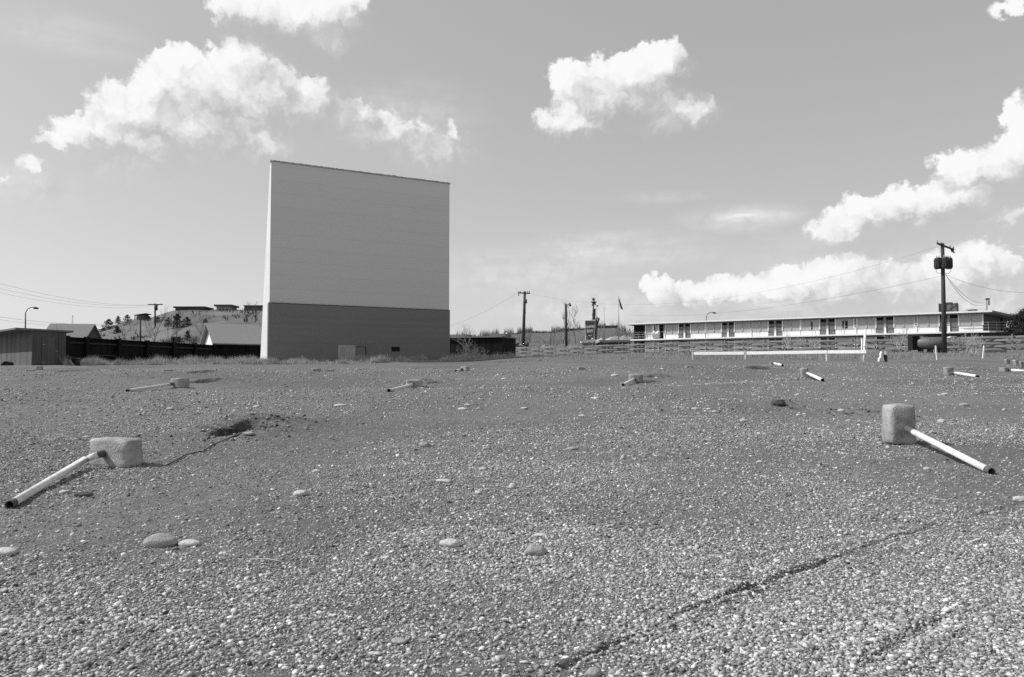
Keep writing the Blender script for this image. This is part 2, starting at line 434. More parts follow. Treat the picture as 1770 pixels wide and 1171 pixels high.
def make_gravel():
    bands = ((1.2, 1.9, 5000, .0052, .46), (1.9, 3.2, 17000, .0046, .46), (3.2, 4.6, 14500, .0043, .45), (4.6, 7, 7600, .0046, .45), (7, 11, 2600, .0053, .45), (11, 18, 520, .0074, .5), (18, 34, 80, .012, .5))
    P = []; S = []
    for y0, y1, dens, med, sg in bands:
        ex = 2.6                                            # the gravel runs on past the edges of the view
        n = int(dens * ((y1 * y1 - y0 * y0) * .74 + 2 * ex * (y1 - y0)))
        hw = lambda q: .74 * q + ex
        y = y0 + (y1 - y0) * rng.random(int(n * 1.6)); y = y[rng.random(len(y)) < hw(y) / hw(y1)][:n]; n = len(y)
        x = (rng.random(n) * 2 - 1) * hw(y)
        patch = fbm(x * .45 + 31, y * .45 + 4, 4)
        band = sstep(60.4, 61.4, np.hypot(x + 14, y - 74)) * sstep(64.5, 62.5, np.hypot(x + 14, y - 74)) + sstep(49.2, 50, np.hypot(x + 14, y - 74)) * sstep(53, 51, np.hypot(x + 14, y - 74))
        trk = track_dist(x, y)
        prob = np.clip(.34 + (patch - .47) * 2.1 + .42 * sstep(6.6, 3.2, y) + .45 * band, .14, 1) * (.25 + .75 * sstep(-.012, .015, trk))
        for (hx_, hy_, rx, ry, dp) in HOLES:
            prob = prob * (.12 + .88 * sstep(.8, 1.5, np.hypot((x - hx_) / rx, (y - hy_) / ry)))
        prob = prob * np.where(np.abs(x) > .72 * y + .35, .6, 1)
        keep = rng.random(n) < prob
        x, y = x[keep], y[keep]
        P.append(np.stack([x, y], -1)); S.append(np.clip(med * np.exp(rng.normal(0, sg, len(x))), .003, .015 if y1 < 8 else .034))
    n0 = sum(len(q) for q in P)
    for (cx_, cy_, sx_, sy_, k_) in ((hx + .38, hy + .15, .24, .40, 140), (hx - .05, hy - .75, .40, .25, 80), (hx + .1, hy + .85, .35, .2, 120), (bx + .55, by - .8, .35, .35, 160), (bx + 1.05, by - 1.5, .25, .4, 130)):
        P.append(np.stack([rng.normal(cx_, sx_, k_), rng.normal(cy_, sy_, k_)], -1)); S.append(np.clip(.0095 * np.exp(rng.normal(0, .6, k_)), .003, .034))
    P = np.concatenate(P); S = np.concatenate(S)
    n = len(P)
    bv, bf = ico()
    var = np.stack([bv * (1 + rng.normal(0, .17, (12, 1))) for _ in range(24)])
    sc = np.stack([S * rng.uniform(.9, 1.5, n), S * rng.uniform(.7, 1.1, n), S * rng.uniform(.35, .7, n)], -1)
    z = height(P[:, 0], P[:, 1]) + sc[:, 2] * rng.uniform(.05, .55, n)
    a = rng.random(n) * 6.283; tl = rng.normal(0, .35, n); tl2 = rng.normal(0, .35, n)
    v = var[rng.integers(0, 24, n)] * sc[:, None, :]
    # tilt about x, about y, then spin about z
    c, s = np.cos(tl)[:, None], np.sin(tl)[:, None]
    y_, z_ = v[..., 1] * c - v[..., 2] * s, v[..., 1] * s + v[..., 2] * c
    c, s = np.cos(tl2)[:, None], np.sin(tl2)[:, None]
    x_, z_ = v[..., 0] * c + z_ * s, -v[..., 0] * s + z_ * c
    c, s = np.cos(a)[:, None], np.sin(a)[:, None]
    vx, vy = x_ * c - y_ * s, x_ * s + y_ * c
    V = np.stack([vx + P[:, 0:1], vy + P[:, 1:2], z_ + z[:, None]], -1).reshape(-1, 3)
    fl = (bf[None] + (np.arange(n) * 12)[:, None, None]).reshape(-1)
    shade = np.clip(np.where(rng.random(n) < .28, rng.normal(.46, .12, n), rng.normal(.25, .08, n)) * (1 + .10 * sstep(6, 3.2, P[:, 1])), .05, .80)
    shade[n0:] = np.clip(rng.normal(.11, .05, n - n0), .03, .28)
    o = np_mesh('gravel', V, fl, np.full(n * 20, 3), stone_mat(), np.repeat((S > .0085) | (rng.random(n) < .45), 20), {'shade': np.repeat(shade, 12)})
    print('gravel stones', n)
    return tag(o, 'loose light and dark pebbles strewn over the parking field', 'gravel', kind='stuff')
make_gravel()

# ================================================================== single stones
def rock(px, py, wpx, hpx, m, label, name='stone', sharp=0., yaw=None):
    p = ground_at(px, py + hpx * .35)
    d = p.y
    w, h = wpx * d / F, hpx * d / F
    bmv, bmf = [], []
    import bmesh
    bm = bmesh.new(); bmesh.ops.create_icosphere(bm, subdivisions=3, radius=1)
    sx, sy, sz = w / 2, w * random.uniform(.32, .42), h * .55
    off = random.random() * 50
    from mathutils import noise as mn
    for v in bm.verts:
        k = mn.noise(v.co * 1.1 + Vector((off, 0, 0))) * .20 + mn.noise(v.co * 2.7 + Vector((0, off, 0))) * (.06 + sharp)
        c = v.co * (1 + k)
        if sharp: c.z = min(c.z, .75 + .2 * c.x)
        v.co = Vector((c.x * sx, c.y * sy, c.z * sz))
    a = random.uniform(-.25, .25) if yaw is None else yaw
    bmesh.ops.rotate(bm, verts=bm.verts, matrix=Matrix.Rotation(a, 3, 'Z'))
    bmesh.ops.translate(bm, verts=bm.verts, vec=Vector((0, 0, sz * .42)))
    me = bpy.data.meshes.new(name); bm.to_mesh(me); bm.free()
    me.polygons.foreach_set('use_smooth', [True] * len(me.polygons)); me.materials.append(m)
    o = bpy.data.objects.new(name, me); COL.objects.link(o); o.location = p
    return tag(o, label, 'stone', 'loose cobbles on the gravel field')

RL, RM, RD = M['rock_lt'], M['rock_md'], M['rock_dk']
for a in (
    (276, 934, 58, 24, RM, 'largest smooth oval cobble, beside a thinner flat one'),
    (328, 938, 38, 12, RL, 'flat pale stone touching the right end of the largest oval cobble'),
    (8, 949, 44, 13, RL, 'pale flat cobble cut by the left edge of the picture'),
    (778, 940, 38, 14, RL, 'pale loaf-shaped cobble, left of a lumpy one at the same height'),
    (926, 948, 40, 20, RM, 'lumpy grey cobble with a dark notch under its right end'),
    (934, 925, 26, 6, RL, 'thin pale sliver of stone just behind the lumpy grey cobble'),
    (519, 855, 25, 11, RL, 'angular pale flat stone lying alone, below a smaller pale pebble'),
    (547, 814, 15, 8, RL, 'small pale stone above the angular flat stone'),
    (734, 770, 22, 11, RM, 'rounded grey stone alone on the middle of the slope'),
    (840, 777, 15, 6, RM, 'small flattened stone to the right of the rounded grey stone'),
    (988, 775, 20, 6, RM, 'low grey stone with a shaded right end, right of two others in line'),
    (834, 811, 14, 6, RL, 'small triangular pale stone above a long flat one'),
    (767, 832, 27, 7, RL, 'long thin flat pale stone lying flush with the gravel'),
    (886, 841, 13, 11, RL, 'bright round white stone, the whitest on the lower slope'),
    (826, 852, 12, 7, RL, 'small white pebble lower left of the bright round stone'),
    (145, 856, 32, 9, RD, 'dark-sided flat stone under the long white pipe'),
    (110, 853, 16, 6, RL, 'pale splinter of stone between white pipe and dark flat stone'),
    (150, 756, 11, 5, RL, 'white pebble just behind the boxy concrete base'),
    (430, 752, 21, 7, RM, 'smooth oblong stone on the lip of the dug hole'),
    (800, 706, 17, 5, RL, 'long pale stone paired with a rounder one on the ramp crest'),
    (808, 701, 11, 5, RL, 'rounder pale stone behind the long stone of the crest pair'),
    (906, 705, 13, 4, RL, 'flat white stone on the crest right of the crest pair'),
    (1006, 718, 13, 4, RL, 'flat pale stone on the slope below a thin white sliver'),
    (1029, 688, 15, 4, RL, 'thin white sliver of stone on the crest, middle of the field'),
    (588, 701, 22, 5, RL, 'long white flat stone on the crest left of the crest pair'),
    (293, 707, 12, 5, RL, 'white stone on the crest above the boxy concrete base'),
    (443, 703, 12, 4, RL, 'white stone on the crest just beyond the dug hole'),
    (1202, 707, 13, 5, RL, 'white oval stone, left one of three in a short row'),
    (1225, 707, 10, 4, RL, 'white stone, middle one of three in a short row'),
    (1235, 711, 10, 4, RL, 'white stone, right one of three in a short row'),
    (1284, 727, 10, 5, RL, 'single white stone below the row of three'),
    (1454, 708, 11, 6, RL, 'bright white oval stone between dark clod and upright concrete base'),
    (1467, 727, 9, 4, RL, 'bright flat stone at the end of the dug furrow'),
    (1380, 718, 8, 5, RL, 'first pale stone of two in the dug furrow, nearer the dark clod'),
    (1391, 716, 8, 5, RL, 'second pale stone of two in the dug furrow, away from the clod'),
    (1423, 744, 7, 5, RL, 'small white stone alone below the dug furrow'),
    (1313, 798, 12, 6, RL, 'small pale stone alone on smooth dirt left of the upright base'),
    (1602, 813, 11, 7, RL, 'white stone lying under the middle of the slanting white pipe'),
    (1628, 727, 15, 7, RL, 'largest white stone behind the upright concrete base, to its right'),
    (1612, 748, 13, 6, RM, 'grey stone just right of the upright concrete base'),
    (1648, 734, 9, 4, RM, 'small grey stone right of the largest white one behind the base'),
    (1667, 700, 16, 7, RM, 'wide grey stone by itself, upslope of the largest white one'),
    (1633, 682, 12, 4, RL, 'flat white stone highest upslope behind the upright base'),
    (871, 655, 10, 4, RL, 'white stone in the dip between the second and third ramps'),
    (1063, 649, 14, 5, RL, 'flat white stone left of a small toppled post'),
    (56, 1160, 18, 12, RL, 'white pebble at the bottom left corner'),
    (98, 1053, 13, 9, RL, 'white pebble standing proud of the gravel near the left edge'),
    (1026, 1158, 30, 18, RM, 'half buried grey cobble at the lower end of the wheel rut'),
    (690, 1106, 30, 9, RM, 'flat tilted stone with a dark shaded underside in bright gravel'),
    (1762, 862, 22, 10, RL, 'pale flat cobble cut by the right edge of the picture'),
): rock(*a)
rock(1345, 696, 22, 14, RD, 'dark broken clod tipped up over a small pit', name='clod', sharp=.45)

# ================================================================== speaker posts
def rounded_block(c, w, h, dp, fwd, e=.55, lean=0., taper=.0, seed=0):
    """lumpy hand-cast concrete footing: a super-ellipse section w x dp, rounded at both ends, h tall"""
    from mathutils import noise as mn
    fwd = Vector((fwd[0], fwd[1], 0)).normalized(); rt = fwd.cross(Vector((0, 0, 1))).normalized()
    up = (Vector((0, 0, 1)) + rt * lean).normalized()
    n, rows = 40, 18
    b = MB(); vs = []
    for j in range(rows + 1):
        t = j / rows; zz = -1 + 2 * t
        prof = (1 - abs(zz) ** 9) ** (1 / 5) if abs(zz) < 1 else 0
        for k in range(n):
            a = 2 * math.pi * k / n
            ca, sa = math.cos(a), math.sin(a)
            x = math.copysign(abs(ca) ** e, ca); y = math.copysign(abs(sa) ** e, sa)
            q = Vector((x, y, zz))
            k1 = 1 + mn.noise(q * 1.3 + Vector((seed, 0, 0))) * .07 + mn.noise(q * 5 + Vector((0, seed, 0))) * .032 + mn.noise(q * 12 + Vector((0, seed, 3))) * .014
            tp = 1 + taper * zz
            vs.append(c + rt * (x * prof * w / 2 * k1 * tp) + fwd * (y * prof * dp / 2 * k1 * tp) + up * (zz * h / 2 * (1 + mn.noise(q * 2 + Vector((0, 0, seed))) * .03)))
    fs = [[j * n + k, j * n + (k + 1) % n, (j + 1) * n + (k + 1) % n, (j + 1) * n + k] for j in range(rows) for k in range(n)]
    fs += [list(range(n - 1, -1, -1)), [rows * n + k for k in range(n)]]
    b.add(vs, fs); return b
def open_pipe(pts, r, n=20):
    b = MB(); b.tube(pts, r, n, cap=False)
    ri = r * .80
    inner = [Vector(p) for p in pts][::-1]
    b.tube(inner, ri, n, cap=False)
    # lip at the far end
    b2 = MB()
    e = Vector(pts[-1]); t = (e - Vector(pts[-2])).normalized()
    ref = Vector((0, 0, 1)) if abs(t.z) < .9 else Vector((1, 0, 0))
    a = (ref - t * ref.dot(t)).normalized(); c = t.cross(a)
    o = [e + (a * math.cos(2 * math.pi * k / n) + c * math.sin(2 * math.pi * k / n)) * r for k in range(n)]
    i = [e + (a * math.cos(2 * math.pi * k / n) + c * math.sin(2 * math.pi * k / n)) * ri for k in range(n)]
    b.add(o + i, [[k, (k + 1) % n, n + (k + 1) % n, n + k] for k in range(n)])
    return b
SG = 'toppled speaker posts on the parking ramps'
def speaker_post(label, cx, by_, wpx, hpx, tip=None, root=(.5, .55), e=.55, depth=.9, lean=0., bend=None, fwd=None, bfwd=None, m='concrete', r=None, sleeve=.10, seed=1, sink=.02, taper=0, name='speaker_post', taperpipe=1):
    p = ground_at(cx, by_)
    d = p.y; w, h = wpx * d / F, hpx * d / F
    if tip:
        q = ground_at(*tip)
    fw = (q - p) if tip else Vector(fwd or (0, -1, 0))
    fw = Vector((fw.x, fw.y, 0)).normalized()
    dp = w * depth
    c = p + Vector((0, 0, h / 2 - sink)) - fw * dp * .0
    c = c + Vector((0, dp * .5, 0)); c.x = at(cx, by_, c.y).x; c.z = hz(c.x, c.y) + h / 2 - sink - dp * .5 * .03
    t = thing(name, (c.x, c.y, c.z - h / 2), label, 'speaker post' if tip else 'concrete stump', SG)
    rounded_block(c, w, h, dp, bfwd or fw, e, lean, taper, seed).build('concrete_base', M[m], t, True)
    if tip:
        r = r or max(.034, 2.0 * d / F)
        rt = fw.cross(Vector((0, 0, 1)))
        s = c + fw * dp * .40 - rt * ((root[0] - .5) * w) + Vector((0, 0, (root[1] - .5) * h))
        tipp = Vector((q.x, q.y, hz(q.x, q.y) + r * .85))
        d1 = (tipp - s).normalized()
        a = s + d1 * (sleeve + dp * .1)
        if bend:
            a = s + fw * (sleeve + dp * .1) + Vector((0, 0, .0))
            mid = at(*bend); pts = [a, a + (mid - a) * .5, mid, mid + (tipp - mid) * .5, tipp]
        else:
            pts = [a, a + (tipp - a) * .5, tipp]
        tipd = (pts[-1] - pts[-2]).normalized()
        endc = pts[-1] - tipd * .07
        pts2 = pts[:-1] + [endc]
        MB().tube(pts2, r, 20).build('pipe', M['pipe_white'], t, True)
        open_pipe([endc, pts[-1]], r * 1.04).build('bare_pipe_end', M['rust'], t, True)
        # dark bore
        MB().tube([endc + tipd * .001, endc + tipd * .006], r * .83, 20).build('bore', M['black'], t)
        MB().tube([s - (a - s) * .4, a + (pts[1] - a).normalized() * .015], r * 1.10, 16).build('rusty_sleeve', M['rust'], t, True)
    return t
speaker_post('toppled speaker post with boxy concrete base lying next to an open dug hole', 200, 806, 99, 53, (16, 879), (.36, .50), .36, .42, bfwd=(-.47, -1),  bend=(146, 795, 6.76), sleeve=.10, r=.0275, seed=3, m='concrete_lt')
speaker_post('speaker post whose tall concrete base still stands upright, pipe slanting down', 1554, 771, 46, 74, (1714, 821), (.60, .42), .40, .95, m='concrete_md', sleeve=.13, r=.029, seed=9, taper=-.03)
speaker_post('toppled post in the second row with the longest thin pipe, below the hillside', 311, 672, 23, 19, (219, 678), (.35, .45), .5, 1.2, r=.031, seed=5, m='concrete_lt')
speaker_post('toppled post in the second row with short pipe, straight below the big screen', 716, 671, 28, 16, (672, 678), (.45, .45), .4, .7, r=.031, seed=6, m='concrete_lt')
speaker_post('slumped post in the second row, below the motel sign, pipe toward viewer', 1099, 662, 25, 16, (1077, 668), (.45, .5), .6, .7, r=.031, seed=7)
speaker_post('upright base in the second row leaning right, below the white rail', 1391, 654, 14, 19, (1422, 660), (.75, .5), .6, .9, lean=.15, r=.04, seed=8)
speaker_post('upright base of pitted concrete in the second row, below the power pole', 1640, 650, 15, 17, (1690, 653), (.85, .40), .6, .9, lean=.12, r=.042, seed=11)
speaker_post('low broken base with pipe running out past the right edge', 1735, 643, 13, 9, (1776, 644), (.9, .5), .45, .9, r=.042, seed=12)
speaker_post('toppled post of the third row with stub of pipe, below the screen right end', 804, 642, 15, 9, (787, 643), (.4, .5), .45, .8, r=.031, seed=13, m='concrete_lt')
speaker_post('small fallen post of the third row, just below the white rail end', 1334, 631, 8, 6, (1353, 634), (.8, .6), .5, .9, r=.045, seed=14)
for lab, cx, by_, wp, hp, mm in (
    ('pipeless square base of the third row, below the dark pole with crossarm', 1004, 640, 13, 6, 'concrete'),
    ('pipeless low base of the third row, straight below the light board patch', 547, 643, 15, 7, 'concrete'),
    ('pipeless cubic base beside the slab, in front of the plank shed', 68, 640, 10, 8, 'concrete_lt'),
    ('low flat slab of concrete in front of the plank shed, beside a cubic base', 52, 642, 14, 4, 'concrete_lt'),
    ('pale flat pipeless slab of concrete near the grass, below the garage', 290, 642, 17, 4, 'concrete_lt'),
    ('low pipeless base half sunk below the white rail, third row', 1190, 636, 12, 4, 'concrete'),
    ('leaning base furthest up the slope by the right edge', 1741, 629, 8, 9, 'concrete'),
    ('rough base between two leaning ones by the right edge', 1757, 632, 9, 11, 'concrete_lt'),
    ('dark leaning base cut by the right edge of the picture', 1766, 636, 6, 12, 'concrete'),
):
    speaker_post(lab, cx, by_, wp, hp, None, e=.42, depth=.8, fwd=(.2, -1, 0), m=mm, seed=cx, lean=.25 if cx > 1735 else 0, name='concrete_stump')

# buried cable pulled out of the hole, straws
def lying(pts, rad, lift=.012):
    out = []
    for px, py in pts:
        g = ground_at(px, py); out.append(Vector((g.x, g.y, g.z + lift)))
    return out
cb = MB(); cb.tube(lying([(418, 752), (396, 760), (382, 764), (365, 772), (352, 781), (338, 784), (318, 790), (303, 797), (286, 806)], 0), .006, 6)
tag(cb.build('cable', M['root'], None, True), 'dark cable lying from the dug hole to the boxy concrete base', 'cable')
cb = MB(); cb.tube(lying([(364, 741), (378, 742), (392, 744), (405, 748)], 0, .03), .004, 5)
tag(cb.build('straw', M['straw'], None), 'pale straw hanging over the edge of the dug hole', 'straw')
cb = MB(); cb.tube(lying([(432, 973), (458, 972.5), (482, 973.5)], 0, .012), .003, 5)
tag(cb.build('straw', M['straw'], None), 'thin pale straw lying on gravel right of the largest oval cobble', 'straw')
cb = MB(); cb.tube(lying([(1607, 865), (1622, 867), (1636, 868)], 0, .012), .003, 5)
tag(cb.build('straw', M['straw'], None), 'thin pale straw on gravel downslope of the slanting white pipe', 'straw')

# ================================================================== drive-in screen
def build_screen():
    YL, YR = 70.0, 78.5
    tl, tr = at(469, 278, YL), at(777, 317, YR)
    Lx, Rx = Vector((tl.x, YL, 0)), Vector((tr.x, YR, 0))
    e = (Rx - Lx).normalized(); bk = Vector((-e.y, e.x, 0)); W = (Rx - Lx).length
    top = (tl.z + tr.z) / 2
    zm = (at(461, 524, YL).z + at(774, 538, YR).z) / 2
    g = CZ + .9
    t = thing('movie_screen', ((Lx + Rx) / 2 + Vector((0, 0, g))), 'huge blank drive-in movie screen, pale above and dark painted below', 'movie screen')
    Z = lambda z: Vector((0, 0, z))
    # projection face, a thick leaning slab
    MB().prism([Lx + Z(zm), Rx + Z(zm), Rx + Z(top), Lx + Z(top)], bk * .25).build('projection_face', M['screen'], t)
    p = .16
    a, b_ = Lx - e * .12 - bk * p, Rx + e * .02 - bk * p
    MB().prism([a + Z(g - 1), b_ + Z(g - 1), b_ + Z(zm - .003), a + Z(zm - .003)], bk * .40).build('base_wall', M['screen_base'], t)
    for s, P, o in ((0, Lx, 0), (1, Rx, -.2)):
        q = [P + Z(g - 1) + bk * .26, P + Z(top - .3) + bk * .26, P + Z(top - .3) + bk * .5, P + Z(g - 1) + bk * 3.7]
        MB().prism(q, e * (.2 if s == 0 else -.2)).build('end_wall', M['screen_end'], t)
    q = [Lx + e * .2 + Z(g - 1) + bk * 3.5, Lx + e * .2 + Z(top - .4) + bk * .30, Rx - e * .2 + Z(top - .4) + bk * .30, Rx - e * .2 + Z(g - 1) + bk * 3.5]
    MB().prism(q, bk * .12).build('back_wall', M['screen_end'], t)
    # coping with a ragged upper edge
    cp = MB(); n = 150; vs = []
    for i in range(n + 1):
        f = i / n; hgt = .02 + .04 * random.random() + (.04 if random.random() < .1 else 0)
        P = Lx + e * (W + .16) * f - e * .08 - bk * .05
        vs += [P + Z(top - .09), P + Z(top + hgt), P + Z(top + hgt) + bk * .36, P + Z(top - .09) + bk * .36]
    fs = []
    for i in range(n):
        for k in range(4): fs.append([i * 4 + k, (i + 1) * 4 + k, (i + 1) * 4 + (k + 1) % 4, i * 4 + (k + 1) % 4])
    fs += [[0, 1, 2, 3], [n * 4 + 3, n * 4 + 2, n * 4 + 1, n * 4]]
    cp.add(vs, fs); cp.build('coping', M['coping'], t)
    # ledge line between the two paints
    MB().bar(a + Z(zm + .03) + bk * .07, b_ + Z(zm + .03) + bk * .07, .14, .06).build('ledge', M['fence_rail'], t)
    def onwall(px, py):
        # point of the base wall's front plane on the pixel ray
        o = Vector((0, 0, CZ)); d = at(px, py, 1) - o
        n_ = -bk; k = (a - o).dot(n_) / d.dot(n_)
        return o + d * k
    def rect(x0, y0, x1, y1, name, m, proud):
        A, B, C, D = onwall(x0, y1), onwall(x1, y1), onwall(x1, y0), onwall(x0, y0)
        C = Vector((B.x, B.y, C.z)); D = Vector((A.x, A.y, C.z))
        return MB().prism([A - bk * proud, B - bk * proud, C - bk * proud, D - bk * proud], bk * (proud + .01)).build(name, m, t)
    rect(584, 597.5, 614, 622, 'patch_board', M['patch'], .05)
    v = rect(676.5, 600, 691, 607.5, 'vent', M['black'], .02)
    s = MB()
    A, B = onwall(676.5, 607.5), onwall(691, 607.5); C = onwall(691, 600)
    for i in range(6):
        P = A + (B - A) * ((i + .5) / 6); s.box(P + Z((C.z - A.z) / 2) - bk * .04, (.03, .03, C.z - A.z), e, bk)
    s.build('louvre', M['steel_dark'], v)
    d = rect(632.6, 600, 676, 624, 'access_door', mat_boards('door_paint', .205, .01, .6, 'u', .2), .03)
    rect(631.4, 599, 632.5, 624, 'door_jamb', M['fence_rail'], .045)
    rect(614.5, 599.4, 631, 600.2, 'seam_strip', M['fence_rail'], .02)
    return e, bk
SE, SB = build_screen()

# ================================================================== plank shed
def build_shed():
    C0 = Vector((at(55, 600, 50).x, 50, 0))
    rd, ld = Vector((.7, .714, 0)).normalized(), Vector((-.714, .7, 0)).normalized()
    zt = zat(571, 50); g = zat(640, 50)
    Rr, Lw = 1.95, 8.2
    zr, zl = zt - .07, zt - .03
    t = thing('shed', C0 + Vector((0, 0, g)), 'low plank shed with flat overhanging roof at the edge of the field', 'shed')
    Z = lambda z: Vector((0, 0, z))
    B = C0 + rd * Rr; A = C0 + ld * Lw; D = A + rd * Rr
    # each wall a slab
    MB().prism([A + Z(g - .4), C0 + Z(g - .4), C0 + Z(zt), A + Z(zl)], rd * .08).build('wall', M['shed'], t)
    MB().prism([C0 + rd * .083 + Z(g - .4), B + Z(g - .4), B + Z(zr), C0 + rd * .083 + Z(zt - .004)], ld * .08).build('wall', M['shed_door'], t)
    MB().prism([B + ld * .083 + Z(g - .4), D + Z(g - .4), D + Z(zl - .08), B + ld * .083 + Z(zr)], -rd * .08).build('wall', M['shed'], t)
    MB().prism([A + rd * .083 + Z(g - .4), D - rd * .083 + Z(g - .4), D - rd * .083 + Z(zl - .08), A + rd * .083 + Z(zl - .01)], -ld * .08).build('wall', M['shed'], t)
    o = .55; of = .95
    q = [C0 - rd * of - ld * .12 + Z(zt + .01), B + rd * o * .7 - ld * .12 + Z(zr + .005), D + rd * o * .7 + ld * .3 + Z(zl - .05), A - rd * of + ld * .3 + Z(zl + .02)]
    MB().prism(q, (0, 0, .11)).build('roof', M['shed_roof'], t)
    n = -ld
    def wp(s, z): return C0 + rd * s + Z(z) + n * .002
    d = MB().box(wp(1.02, (g + zr) / 2 - .12) + n * .02, (.92, .05, zr - g - .35), rd, ld).build('door', M['shed_door'], t)
    MB().box(wp(1.40, g + 1.22) + n * .065, (.13, .04, .05), rd, ld).build('handle', M['steel_mid'], d)
    MB().box(wp(.65, g + 1.62) + n * .065, (.16, .03, .06), rd, ld).build('hinge', M['steel_mid'], d)
    MB().box(wp(.65, g + .45) + n * .065, (.16, .03, .06), rd, ld).build('hinge', M['steel_mid'], d)
    for s in (.45, 1.58):
        MB().box(wp(s, (g + zr) / 2) + n * .014, (.09, .03, zr - g - .05), rd, ld).build('door_frame', M['shed'], t)
build_shed()
# rubbish between shed and fence
g = ground_at(118, 634, 40, 62)
def small_at(px, py, Y):
    return at(px, py, Y)
p = at(117, 634, 53)
b = MB(); b.prism([p + Vector((-.3, 0, -.1)), p + Vector((.45, .1, -.1)), p + Vector((-.1, .2, .42)), p + Vector((-.3, .15, .40))], (0, .3, 0))
tag(b.build('tarpaulin', M['concrete_lt']), 'crumpled pale tarpaulin against the shady end of the shed', 'tarpaulin')
p = at(131, 633, 54)
t = thing('oil_drum', p, 'dark drum with light rim standing before the black fence', 'drum')
MB().tube([p + Vector((0, 0, -.1)), p + Vector((0, 0, .5))], .26, 16).build('body', M['steel_dark'], t, True)
MB().tube([p + Vector((0, 0, .5)), p + Vector((0, 0, .54))], .275, 16).build('rim', M['steel_mid'], t)
p = at(10, 633, 49)
b = MB(); b.prism([p + Vector((-.3, 0, -.1)), p + Vector((.3, 0, -.1)), p + Vector((.2, 0, .22)), p + Vector((-.1, 0, .30)), p + Vector((-.3, 0, .12))], (0, .4, 0))
tag(b.build('rubber_tyre_scrap', M['rubber']), 'black lump of tyre scrap at the foot of the plank shed', 'tyre scrap')

# ================================================================== black board fence
def build_dark_fence():
    A, B = at(105, 582, 61), at(374, 597.5, 80)
    top = (A.z + B.z) / 2
    A, B = Vector((A.x, A.y, 0)), Vector((B.x, B.y, 0)); e = (B - A).normalized(); n = Vector((e.y, -e.x, 0)); L = (B - A).length
    g = CZ + .55
    t = thing('board_fence', A + Vector((0, 0, g)), 'tall black board fence with posts and rails between shed and garage', 'fence')
    Z = lambda z: Vector((0, 0, z))
    MB().prism([A + Z(g - .3), B + Z(g - .3), B + Z(top - .05), A + Z(top - .05)], -n * .05).build('board_wall', M['fence_dark'], t)
    MB().bar(A + Z(top - .02) + n * .05, B + Z(top - .02) + n * .05, .30, .055).build('cap_rail', M['fence_dark'], t)
    cut = [112, 146, 202, 251, 297, 334, 368]
    P = []
    for px in cut:
        u = (px - 885) / F
        k = (u * A.y - A.x) / (e.x - u * e.y); P.append(A + e * k)
    for i, q in enumerate(P):
        MB().box(q + Z((g + top) / 2 - .05) + n * .17, (.30, .30, top - g + .3), e, n).build('post', M['fence_dark'], t)
        if i < len(P) - 1:
            a, b_ = q + e * .16, P[i + 1] - e * .16
            MB().bar(a + Z(top - .42) + n * .07, b_ + Z(top - .42) + n * .07, .10, .11).build('rail', M['fence_rail'], t)
            if i in (1,):
                MB().bar(a + Z(top - 1.35) + n * .07, b_ + Z(top - 1.35) + n * .07, .10, .10).build('rail', M['fence_rail'], t)
build_dark_fence()

# ================================================================== garage beside the screen
def gabled(name, label, cat, A, e, bk, L, D, zw, zr, g, wallm, roofm, gablem=None, over=.25, extras=None):
    """A: near eave corner (plan), e along the eave, bk backwards; ridge half way"""
    Z = lambda z: Vector((0, 0, z))
    t = thing(name, A + Z(g), label, cat)
    B = A + e * L
    MB().prism([A + Z(g - .5), B + Z(g - .5), B + Z(zw), A + Z(zw)], bk * .12).build('front_wall', wallm, t)
    for s, P in ((0, A), (1, B)):
        q = [P + Z(g - .5) + bk * .123, P + bk * D + Z(g - .5), P + bk * D + Z(zw), P + bk * D / 2 + Z(zr - .05), P + bk * .123 + Z(zw)]
        MB().prism(q, e * (.1 if s == 0 else -.1)).build('gable_wall', gablem or wallm, t)
    MB().prism([A + e * .11 + bk * D + Z(g - .5), B - e * .11 + bk * D + Z(g - .5), B - e * .11 + bk * D + Z(zw), A + e * .11 + bk * D + Z(zw)], -bk * .12).build('back_wall', wallm, t)
    sl = (zr - zw) / (D / 2)
    a0 = A - e * over - bk * over + Z(zw - sl * over + .03); b0 = B + e * over - bk * over + Z(zw - sl * over + .03)
    r0 = A - e * over + bk * D / 2 + Z(zr + .03); r1 = B + e * over + bk * D / 2 + Z(zr + .03)
    c0 = A - e * over + bk * (D + over) + Z(zw - sl * over + .03); c1 = B + e * over + bk * (D + over) + Z(zw - sl * over + .03)
    rf = MB(); th = Vector((0, 0, .12))
    rf.prism([a0, b0, r1, r0], th); rf.prism([r0 + bk * .002, r1 + bk * .002, c1, c0], th)
    rf.build('roof', roofm, t)
    return t
A = at(374, 594, 80); A.z = 0
B = at(457, 594, 82.4); B.z = 0
e = (B - A).normalized(); bk = Vector((-e.y, e.x, 0))
gabled('garage', 'low black-walled garage with pale pitched roof beside the big screen', 'garage', A, e, bk, (B - A).length - .2, 7.0, zat(592.5, 80.5), zat(563, 84.3), CZ + 1.0,
       M['fence_dark'], M['shingle'], M['gable_white'], .45)
# house behind the shed
A = at(74, 585, 108); A.z = 0; B = at(139, 585, 108); B.z = 0
e = Vector((.98, .2, 0)).normalized(); bk = Vector((-e.y, e.x, 0))
t = gabled('house', 'house with long grey gabled roof behind the plank shed', 'house', A, e, bk, 5.2, 7, zat(584, 108), zat(561.5, 111.5), CZ + 2,
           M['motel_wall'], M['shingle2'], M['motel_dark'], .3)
MB().box(A + e * 2.6 + bk * -.02 + Vector((0, 0, CZ + 3.1)), (1.2, .06, 1.1), e, bk).build('window', M['glass_dk'], t)

